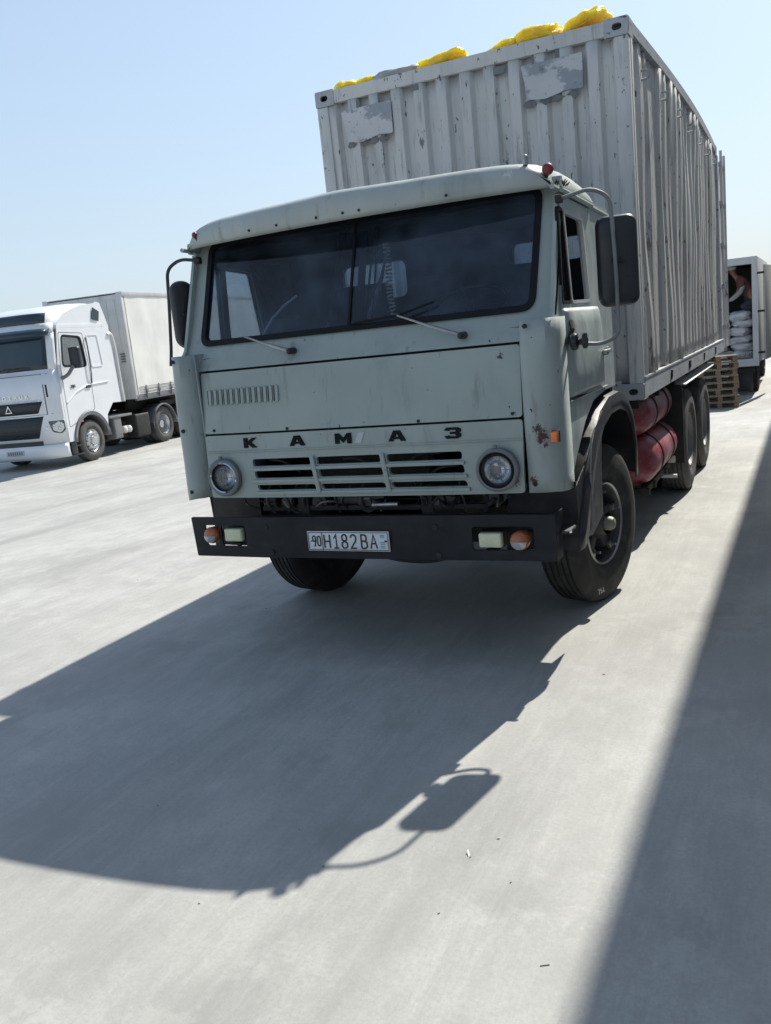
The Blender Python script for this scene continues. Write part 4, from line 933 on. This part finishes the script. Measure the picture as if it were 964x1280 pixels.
for s in (1, -1):
    X = s*1.25
    arch = [(1.30+.70*math.cos(a), .52+.70*math.sin(a)) for a in [PI*.06+k*PI*.88/14 for k in range(15)]]
    out_ = [(.36,.60),(.36,2.38),(.55,3.24),(.58,3.44),(2.36,3.44),(2.36,1.38),(2.05,1.10)]+arch+[(.66,.60)]
    win = rpoly([(.58,2.45),(1.50,2.40),(1.42,3.12),(.70,3.18)], .10)
    b = B(); b.plate(densify(out_, .3), [win], YZ(X), (-s*.03,0,0)); cs = b.build('cab_side', 'howo', HW)
    b = B(); b.plate([(.62,3.44),(2.36,3.44),(2.36,3.98),(1.6,3.90),(1.0,3.74)], [], YZ(X-s*.02), (-s*.03,0,0)); b.build('roof_side', 'howo', HW)
    b = B(); b.plate(win, [], YZ(X-s*.02), (-s*.006,0,0)); b.build('door_window', 'sideglass' if s > 0 else 'darkglass', cs)  # far pane made opaque dark, added to keep the cab inside dim
    b = B(); b.plate(inset(win, -.03), [inset(win, .02)], YZ(X+s*.004), (-s*.02,0,0)); b.build('window_rubber', 'gasket', cs)
    dl = rpoly([(.46,.95),(1.55,1.30),(1.60,2.35),(1.52,3.22),(.60,3.26),(.48,2.38)], .06)
    b = B(); b.plate(inset(dl, -.008), [inset(dl, .006)], YZ(X+s*.001), (s*.002,0,0)); b.build('door_seam', 'dullgrey', cs)
    dl = rpoly([(1.70,2.35),(2.20,2.35),(2.12,3.18),(1.66,3.18)], .08)
    b = B(); b.plate(dl, [inset(dl, .03)], YZ(X+s*.001), (s*.012,0,0)); b.build('pressed_panel', 'howo', cs)
    b = B(); b.tube([V(X, .5, 1.55), V(X+s*.0, .9, 1.78), V(X, 1.4, 1.92), V(X, 2.3, 1.95)], .022, 6); b.build('pressed_line', 'howo', cs)
    b = B(); b.box((X+s*.012,1.42,1.88), (.03,.20,.07), .015); b.build('door_handle', 'plastic', cs)
    b = B(); b.plate([(2.36,1.38),(2.80,1.36),(2.72,3.4),(2.50,3.98),(2.30,4.0)], [], YZ(X-s*.03), (-s*.03,0,0)); b.build('side_deflector', 'howo', HW)
    b = B(); b.plate(rpoly([(2.02,3.56),(2.30,3.50),(2.38,3.75),(2.12,3.86)], .02), [], YZ(X), (s*.004,0,0)); b.build('deflector_vent', 'darkglass', HW)
    # wheel arch
    b = B(); rows = []
    for k in range(15):
        a = PI*.02+k*PI*.96/14; rows.append([V(X-s*.5, 1.30+.66*math.cos(a), .52+.66*math.sin(a)), V(X+s*.02, 1.30+.66*math.cos(a), .52+.66*math.sin(a)), V(X+s*.03, 1.30+.74*math.cos(a), .52+.74*math.sin(a)), V(X-s*.01, 1.30+.77*math.cos(a), .52+.77*math.sin(a))])
    b.grid(rows); b.build('wheel_arch', 'greyplastic', HW, solid=.012)
    b = B(); b.b2((s*.75,.40,.28), (X,.62,.62), .02); b.box((s*1.1,.62,.47), (.3,.5,.03), .008); b.box((s*1.1,.62,.26), (.3,.5,.03), .008); b.build('cab_step', 'plastic', HW)
    b = B(); q = rpoly([(.98,1.17),(1.04,.90),(1.18,.84),(1.24,.93),(1.235,1.16)], .03)
    b.plate(densify(q, .05), [], HF(-.02), (0,.02,0)); hd = b.build('headlight', 'headcase', HW)
    for x, z in ((1.07,1.06),(1.15,.98),(1.19,1.09)):
        b = B(); b.ball((s*x, hf(x)-.022, z), .042, (1,.5,1), 12); b.build('lamp_bowl', 'chrome', hd)
    b = B(); b.ball((s*.93, hf(.93)-.02, 1.0), .05, (1,.4,.9), 12); b.build('corner_light', 'clearbright', HW)
    m_ = B(); m_.box((s*1.50,.78,2.62), (.28,.16,.52), .05, None, 3); mo = m_.build('mirror', 'plastic', HW)
    b = B(); b.tube(bez([V(X,.45,2.15), V(s*1.40,.52,2.22), V(s*1.47,.68,2.42)]), .045, 8); b.build('mirror_arm', 'greyplastic', mo)
b = B(); b.b2((-1.22,1.5,1.4), (1.22,2.36,3.4), .02); 
b.build('sleeper', 'howo', HW)
b = B(); b.b2((-1.2,.5,1.2), (1.2,1.6,1.5), .02); b.b2((-1.15,.2,1.5), (1.15,.45,2.34), .05); b.build('cab_inside', 'cloth', HW)
for x in (-.6,.62):
    b = B(); b.box((x,1.42,2.62), (.5,.14,.75), .06, (-.1,0,0), 3); st = b.build('seat_back', 'seatred' if x > 0 else 'cloth', HW)
b = B(); b.lathe([(a, .24+.018*c_) for a, c_ in [(.018*math.sin(k*PI/4), math.cos(k*PI/4)) for k in range(8)]], 24, 'z', closed=True); b.build('steering_wheel', 'palegrey', HW, loc=(.62,.72,2.5), rot=(.6,0,0))
text_obj('380', .10, 'door_lettering', 'ink', HW, (1.262,.82,1.93), .003, 1.2, .002, (PI/2,0,PI/2))
b = B(); b.box((-.02,-.125,.45), (.54,.012,.13), .004); hp_ = b.build('number_plate', 'palegrey', HW)
b = B()
for i in range(7): b.box((-.22+i*.066,-.133,.45), (.035,.002,.07), 0)
b.build('plate_characters', 'dullgrey', hp_)
for s in (1, -1):
    b = B(); b.grid([[HF(-.013)(s*.985, 1.34+i*.09), HF(-.013)(s*1.0, 1.34+i*.09)] for i in range(9)]); b.build('panel_gap', 'gasket', HW)
    b = B(); b.grid([[HF(-.016)(s*1.03, 1.75+i*.05), HF(-.016)(s*1.06, 1.75+i*.05)] for i in range(7)]); b.build('air_slot', 'gasket', HW)
    b = B(); b.tube([HFt(-.03)(s*.15-.05, 2.42), HFt(-.04)(s*.15+.25, 2.50), HFt(-.03)(s*.15+.62, 2.47)], .012, 6); b.build('wiper', 'plastic', HW)
    b = B(); b.box((s*1.262,.95,1.05), (.012,.08,.03), .004); b.build('side_reflector', 'amber', HW)
    b = B(); b.tube(bez([V(s*1.27,1.58,1.95), V(s*1.30,1.58,2.2), V(s*1.30,1.60,2.9), V(s*1.27,1.60,3.1)]), .014, 6); b.build('grab_rail', 'plastic', HW)
b = B(); b.grid([[HF(-.013)(-1.2+2.4*i/20, z) for i in range(21)] for z in (2.30,2.312)]); b.build('hood_gap', 'gasket', HW)
b = B(); b.grid([[HF(-.013)(-1.2+2.4*i/20, z) for i in range(21)] for z in (1.335,1.345)]); b.build('panel_gap', 'gasket', HW)
def howo_wheel(parent, loc, s, dished):
    w_ = hub('wheel', parent, loc)
    tyre_bm(.52,.29,.285).build('tyre', 'dusty_rubber', w_, 35); h = .145
    b = B()
    if dished: b.lathe([(s*h*.76,.29),(s*h*.88,.285),(s*h*.6,.262),(-s*h*.3,.255),(-s*h*.9,.20),(-s*h*.95,.12),(s*h*.3,.11),(s*h*.4,.0)], 40, 'x')
    else: b.lathe([(s*h*.76,.29),(s*h*.88,.285),(s*h*.72,.262),(s*h*.70,.24),(s*h*.98,.21),(s*h*1.0,.15),(s*h*.8,.13),(s*h*1.2,.11),(s*h*1.3,.06),(s*h*1.3,0)], 40, 'x')
    rm = b.build('rim', 'rimshine', w_)
    if not dished:
        for k in range(10):
            a = k*PI/5; b = B(); b.cyl((s*h*.98,.175*math.cos(a),.175*math.sin(a)), (s*(h*.98+.03),.175*math.cos(a),.175*math.sin(a)), .014, seg=6); b.build('wheel_nut', 'chrome', rm)
            b = B(); b.cyl((s*h*.80,.232*math.cos(a),.232*math.sin(a)), (s*(h*.86),.232*math.cos(a),.232*math.sin(a)), .022, seg=8); b.build('vent_hole', 'under', rm)
    return w_
for s in (1, -1):
    howo_wheel(HW, (s*1.09,1.30,.52), s, False)
    for y in (4.78, 6.13): howo_wheel(HW, (s*1.06,y,.52), s, True); howo_wheel(HW, (s*.72,y,.52), s, True)
    b = B(); rows = []
    for k in range(13):
        a = PI*.0+k*PI/12; rows.append([V(s*.75, 4.78+.62*math.cos(a), .50+.62*math.sin(a)), V(s*1.24, 4.78+.62*math.cos(a), .50+.62*math.sin(a)), V(s*1.25, 4.78+.66*math.cos(a), .46+.62*math.sin(a))])
    b.grid(rows); b.build('rear_mudguard', 'greyplastic', HW, solid=.015)
    b = B(); b.b2((s*.42,1.0,.75), (s*.50,7.0,1.02), .006); b.build('chassis_rail', 'under', HW)
b = B(); b.b2((.62,2.12,.96), (1.24,3.15,1.02), .01); b.b2((.9,2.30,.40), (1.22,2.65,.98), .04, 3); b.build('battery_box', 'greyplastic', HW)
for y in (2.78,2.98):
    b = B(); b.cyl((.75,y,.60), (1.22,y,.60), .095, seg=18); b.ball((1.22,y,.60), .095, (.4,1,1)); b.build('air_tank', 'ltgrey', HW)
b = B(); b.b2((.5,3.35,.30), (1.20,4.05,.95), .06, 3); b.b2((.3,2.2,.35), (.9,4.0,.8), .05); b.build('fuel_tank', 'under', HW)
b = B(); b.tube(bez([V(1.20,2.62,3.15), V(1.20,2.78,3.18), V(1.20,2.86,2.9), V(1.20,2.90,1.36)]), .06, 12); b.build('white_intake_pipe', 'ltgrey', HW)
b = B(); b.b2((-1.0,5.0,1.02), (1.0,6.2,1.18), .02); b.build('coupling_plate', 'under', HW)

# --- its semi-trailer
TR = thing('semi_trailer', 'cream curtain-sided semi-trailer coupled behind the white tractor unit', 'trailer', (-15.33,11.13,-.5), HR)
y0, y1, xw, zb, zt = 3.45, 17.0, 1.27, 1.37, 4.28
b = B(); b.b2((-xw+.02,y0,zb), (xw-.02,y0+.06,zt-.06), .01); fw_ = b.build('front_wall', 'trailer', TR)
for x in (-.75,-.25,.25,.75,1.02): 
    b = B(); b.b2((x-.02,y0-.018,zb+.02), (x+.02,y0,zt-.2), .003); b.build('wall_rib', 'trailer', fw_)
for s in (1,-1):
    b = B(); b.b2((s*(xw-.14),y0-.03,zb), (s*(xw+.012),y0+.09,zt), .01); b.build('corner_post', 'trailer', TR)
    b = B(); rows = []
    for j in range(13):
        z = zb+.10+(zt-zb-.22)*j/12
        rows.append([V(s*(xw+.008+.010*math.sin(i*1.31)*math.sin(j*.5+.2)+.008*noise.noise(Vector((i*.5,j*.4,s)))), y0+.12+(y1-y0-.2)*i/60, z) for i in range(61)])
    b.grid(rows); cu = b.build('side_curtain', 'curtainside', TR, 60)
    for z in (zb+.30,zb+.22,zb+.14): 
        b = B(); b.b2((s*(xw+.018),y0+.18,z-.008), (s*(xw+.026),y1-.2,z+.008), 0); b.build('tension_line', 'greyplastic', cu)
    for k in range(20):
        y = y0+.52+k*.65; b = B(); b.b2((s*(xw+.02),y-.03,zb-.02), (s*(xw+.035),y+.03,zb+.34), .004); b.box((s*(xw+.045),y,zb+.18), (.03,.09,.08), .008); b.build('curtain_buckle', 'greyplastic', cu)
    b = B(); b.b2((s*(xw-.06),y0,zt-.12), (s*(xw+.03),y1,zt), .012); b.build('top_rail', 'trailer', TR)
    b = B(); b.b2((s*(xw-.06),y0,zb-.06), (s*(xw+.012),y1,zb+.10), .012); b.build('side_rail', 'greyplastic', TR)
    b = B(); b.b2((s*.5,y0+.5,1.05), (s*.6,y1,1.33), .01); b.build('chassis_beam', 'under', TR)
    for y in (12.3,13.6,14.9): howo_wheel(TR, (s*1.06,y,.52), s, True)
b = B(); b.b2((-xw,y0+.01,zt-.03), (xw,y1,zt-.01), .005); b.build('roof_sheet', 'trailer', TR)
b = B(); b.b2((-xw,y1-.05,zb), (xw,y1,zt-.04), .005); b.build('rear_doors', 'trailer', TR)
b = B(); b.b2((-xw,y0+.06,zb-.02), (xw,y1,zb+.03), .005); b.build('deck', 'under', TR)
b = B()
for k, z in enumerate((2.62,2.55,2.48,2.41)): b.box((1.06+.01*(k % 2),y0-.033,z), (.16,.003,.035), 0)
b.build('faded_lettering', 'dullgrey', fw_)

# ================================================================== box truck behind, unloading
RT = thing('box_truck', 'grey box truck standing behind with its rear open and filled with white sacks', 'truck', (0,19.3,-.5))
xr, xl, zf, zt = 1.09, -1.25, .88, 3.30
b = B(); b.b2((xl,0,zf-.13), (xr,5.2,zf), .01); b.build('load_floor', 'trailer', RT)
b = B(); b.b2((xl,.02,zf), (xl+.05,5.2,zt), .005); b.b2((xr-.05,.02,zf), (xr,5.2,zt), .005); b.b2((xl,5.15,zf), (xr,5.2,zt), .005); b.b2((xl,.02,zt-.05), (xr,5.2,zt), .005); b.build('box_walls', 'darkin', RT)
b = B(); b.plate([(xl-.02,zf-.16),(xr+.02,zf-.16),(xr+.02,zt+.03),(xl-.02,zt+.03)], [[(xl+.10,zf+.02),(xr-.11,zf+.02),(xr-.11,zt-.14),(xl+.10,zt-.14)]], XZ(-.05), (0,.07,0)); b.build('rear_frame', 'trailer', RT)
b = B(); b.b2((xr+.001,.0,zf-.1), (xr+.02,5.2,zt+.02), .003); b.b2((xl-.02,.0,zf-.1), (xl-.001,5.2,zt+.02), .003); b.b2((xl,.03,zt+.001), (xr,5.2,zt+.02), .003); b.build('outer_skin', 'trailer', RT)
dd = hub('rear_door', RT, (xr+.14,-.06,0), math.radians(-6))
b = B(); b.b2((0,0,zf-.02), (.05,1.15,zt-.19), .006); b.build('door_leaf', 'doorpaint', dd)
for z in (zf+.16,zf+1.15,zf+2.05):
    b = B(); b.b2((xr+.01,-.07,z-.025), (xr+.17,-.04,z+.025), .005); b.build('door_hinge', 'under', RT)
b = B(); b.box((0,.1,.60), (2.0,.12,.14), .01); b.build('rear_bumper', 'under', RT)
b = B(); b.b2((.42,.12,.10), (.95,.16,.75), .005); b.build('mud_flap', 'plastic', RT)
for s in (1, -1):
    b = B(); b.b2((s*.40,.1,.55), (s*.47,6.8,.75), .01); b.build('chassis_rail', 'under', RT)
    w_ = hub('wheel', RT, (s*.80,1.3,.46)); 
    for dx in (-.13,.13):
        b = tyre_bm(.46,.22,.25,4)
        for v in b.bm.verts: v.co.x += dx
        b.build('tyre', 'rubber', w_, 35)
    b = B(); b.lathe([(s*.2,.25),(s*.12,.23),(s*.05,.1),(s*.05,0)], 24, 'x'); b.build('rim', 'rimgrey', w_)
    w_ = hub('wheel', RT, (s*.85,6.0,.46)); tyre_bm(.46,.22,.25,4).build('tyre', 'rubber', w_, 35)
    b = B(); b.lathe([(s*.11,.25),(s*.05,.23),(s*.08,.1),(s*.08,0)], 24, 'x'); b.build('rim', 'rimgrey', w_)
b = B(); b.b2((xl+.1,5.35,.5), (xr-.1,7.0,2.6), .12, 3); b.build('cab', 'howo', RT)
words = ['bottom', 'second', 'third', 'fourth', 'fifth', 'top']
base = None
for r in range(6):
    for c_, (x, w_) in enumerate(((.70,.56), (.20,.52))):
        if r == 5 and c_ == 1: x -= .02
        dz = .01*math.sin(r*2.3+c_); h_ = .20 if r < 5 else .21
        b = sack_bm((w_*(.98+.07*math.sin(r*3.7+c_)), .85, h_*(1.15+.12*math.sin(r*2.9+c_*2))), 10+r*2+c_, .085, .6, 16)
        o = b.build('grain_sack', 'sack', None, 60, loc=(x+.05*math.sin(r*1.9+c_*2), 19.3+.55+.02*math.sin(r), -.5+zf+.11+r*.192+dz), rot=(0, .09*math.sin(r*2.3+c_), .08*math.cos(r*3)))
        meta(o, 'white woven sack in the %s layer of the %s column inside the open box truck' % (words[r], 'right' if c_ == 0 else 'left'), 'sack', 'white sacks stacked in the box truck')
        if r == 0 and c_ == 0:
            p = B()
            for k in range(4): p.box((-.17+k*.11,-.437,.01), (.035,.004,.05), .0)
            q = p.build('printed_marks', 'dullgrey', o)
# person unloading
PE = None
def skin_chain(bm, sk, pts, root=False):
    prev = None; out = []
    for p, r in pts:
        v = bm.verts.new(p); v[sk].radius = (r, r); out.append(v)
        if prev: bm.edges.new((prev, v))
        prev = v
    return out
def skinned(name, chains, mat, parent, sub=2):
    bm = bmesh.new(); sk = bm.verts.layers.skin.verify(); allv = []
    for ch in chains:
        prev = None
        for it in ch:
            if isinstance(it, int): v = allv[it]
            else:
                v = bm.verts.new(it[0]); v[sk].radius = (it[1], it[1]*(it[2] if len(it) > 2 else 1)); allv.append(v)
            if prev and prev != v: bm.edges.new((prev, v))
            prev = v
    allv[0][sk].use_root = True
    me = bpy.data.meshes.new(name); bm.to_mesh(me); bm.free(); me.materials.append(M[mat])
    o = bpy.data.objects.new(name, me); C.objects.link(o)
    m = o.modifiers.new('skin', 'SKIN'); m.use_smooth_shade = True
    m2 = o.modifiers.new('sub', 'SUBSURF'); m2.levels = m2.render_levels = sub
    if parent: o.parent = parent
    return o
zs = -.5+zf+1.22                                # top of the sacks
PE = thing('person', 'worker in a grey cap and red shirt bending over sacks in the box truck', 'person', (.73,19.72,zs))
# local: x right, z up; the worker kneels, bent forward to the left
skinned('body', [[((.27,.05,.20),.13,.9), ((.20,.03,.38),.135), ((.06,.0,.60),.15), ((-.05,-.02,.72),.13), ((-.13,-.03,.80),.055), ((-.18,-.03,.87),.07), ((-.215,-.03,.95),.085), ((-.225,-.03,1.02),.06)],
    [0, ((.20,.14,.14),.09), ((-.05,.14,.06),.07), ((.20,.16,.0),.05), ((.30,.16,-.02),.04)],
    [0, ((.22,-.10,.14),.09), ((.02,-.14,.05),.07), ((.24,-.12,.0),.05), ((.36,-.12,-.02),.04)],
    [2, ((.02,-.16,.66),.065), ((-.02,-.22,.42),.052), ((-.24,-.20,.26),.040), ((-.32,-.20,.23),.032), ((-.38,-.20,.20),.018)],
    [2, ((-.02,.14,.66),.065), ((-.12,.18,.42),.052), ((-.30,.12,.26),.040), ((-.38,.10,.23),.032)]], 'skin', PE)
skinned('shirt', [[((.275,.05,.17),.165), ((.205,.03,.38),.175), ((.055,.0,.60),.195), ((-.06,-.02,.74),.155), ((-.12,-.03,.79),.08)],
    [2, ((.03,-.17,.67),.085), ((.0,-.22,.50),.075)], [2, ((-.03,.15,.67),.085), ((-.09,.18,.50),.075)]], 'shirt', PE)
skinned('sleeve', [[((.06,-.21,.60),.05), ((-.03,-.24,.41),.066), ((-.20,-.22,.28),.055), ((-.29,-.21,.245),.046)]], 'vest', PE)
skinned('trousers', [[((.28,.05,.15),.172), ((.20,.15,.14),.11), ((-.05,.15,.07),.095), ((.20,.17,.01),.07)], [0, ((.22,-.11,.14),.11), ((.0,-.15,.06),.095), ((.24,-.13,.01),.07)]], 'trousers', PE)
b = B(); b.ball((-.225,-.03,1.03), .105, (1.05,.95,.72), 16); b.box((-.33,-.03,1.0), (.10,.14,.012), .005, (0,.3,0)); b.build('cap', 'capcloth', PE)
for i, (fy_, fz) in enumerate(((-.235,.0),(-.215,.008),(-.195,.008),(-.178,.0))):
    skinned('finger', [[((-.36,fy_,.205+fz),.010), ((-.40,fy_,.18+fz),.009), ((-.42,fy_,.145+fz),.008)]], 'skin', PE, 1)
skinned('thumb', [[((-.335,-.235,.225),.011), ((-.355,-.262,.195),.009), ((-.375,-.262,.17),.008)]], 'skin', PE, 1)
for y in (-.065,.005):
    b = B(); b.ball((-.298,y,.955), .011, (1,1,.7), 8); b.build('eye', 'ink', PE)
b = B(); b.ball((-.305,-.03,.925), .02, (1.1,.7,1.1), 8); b.build('nose', 'skin', PE)

# --- pallets stacked beside the truck's tail
pal_rz = math.radians(10)
def pallet(loc, rz, label):
    t = thing('pallet', label, 'pallet', loc, rz, 'wooden pallets stacked behind the container')
    for i in range(5):
        b = B(); b.box((0,-.54+i*.27,.133), (.8,.12,.021), .003); b.build('deck_board', 'wood', t, 0)
    for i in range(3):
        b = B(); b.box((-.35+i*.35,0,.112), (.10,1.2,.02), .003); b.build('stringer_board', 'wood2', t, 0)
        for j in range(3):
            b = B(); b.box((-.35+i*.35,-.54+j*.54,.062), (.10,.13,.078), .004); b.build('block', 'wood2', t, 0)
        b = B(); b.box((0,-.54+i*.54,.011), (.8,.12,.021), .003); b.build('bottom_board', 'wood', t, 0)
    return t
px, py = .32, 17.2
gz = ground_z(px, py)
ords = ['bottom', 'second', 'third', 'fourth', 'fifth', 'sixth', 'seventh', 'topmost']
p0 = pallet((px, py, gz), pal_rz, 'worn wooden pallet, bottom one of the stack behind the container')
for k in range(1, 8):
    dup(p0, None, (px+.02*math.sin(k*2.3), py+.02*math.cos(k*1.7), gz+.1455*k), pal_rz+.02*math.sin(k*3.1), 'worn wooden pallet, %s%s in the stack behind the container' % (ords[k], '' if k == 7 else ' from the ground'))

# ================================================================== warehouse on the right, whose roof edge throws the long shadow
WH = thing('warehouse', 'long pale metal-clad warehouse beside the yard, casting the straight shadow at the right', 'building', (3.228,16,0))
hh = 8.2
b = B(); b.b2((.0,-25,-.8), (20,22,hh-.25), .02); b.build('wall', 'wallpanel', WH)
b = B()
b.b2((-.035,-25.1,hh-.25), (20.1,22.1,hh), .02); b.build('roof_edge', 'trim', WH)
rib = B(); rib.b2((-.022,0,.4), (.004,.05,hh-.26), .006); ro = rib.build('cladding_rib', 'wallpanel', WH, loc=(0,-24.8,0))
for k in range(1, 91):
    c_ = ro.copy(); C.objects.link(c_); c_.parent = WH; c_.location = (0,-24.8+k*.51,0)
b = B(); b.b2((-.03,-25,-.8), (.0,22,.4), .005); b.build('plinth', 'trim', WH)
# ================================================================== litter on the concrete
random.seed(11)
b = B(); b.box((0,0,.004), (.008,.028,.002), 0, (.2,.3,.6)); b.box((.010,-.012,.005), (.005,.022,.002), 0, (.5,.2,-.3)); b.box((-.008,.014,.003), (.003,.02,.002), .0, (0,0,.3))
o = b.build('paper_scrap', 'paper', None, 0, loc=(1.23,-1.67,0)); meta(o, 'small pale scrap of torn paper lying on the sunlit concrete right of the mirror\'s shadow', 'litter')
b = B()
for x, y, a, l in ((1.30,-1.55,.4,.018),(1.42,-1.78,1.2,.014),(1.35,.02,.2,.022),(.40,-.60,.3,.012),(.45,-2.2,.5,.012),(1.25,-2.0,.9,.014),(-2.6,2.6,.2,.05),(-2.9,3.0,.1,.06),(-2.2,3.2,.1,.03),(1.1,-.2,.1,.02),(1.63,-2.12,.5,.05)):
    l *= .55; b.box((x,y,.0015), (l,.002 if l > .02 else l*.35,.002), .0, (0,0,a))
for k in range(26):
    x, y = random.uniform(-4,2), random.uniform(-2.6,5); r = random.uniform(.0015,.004); b.box((x,y,r*.5), (r*2,r*1.5,r), 0, (0,0,k))
meta(b.build('grit', 'dust', None, 0), 'dark specks and straw bits scattered over the concrete', 'grit', kind='stuff')
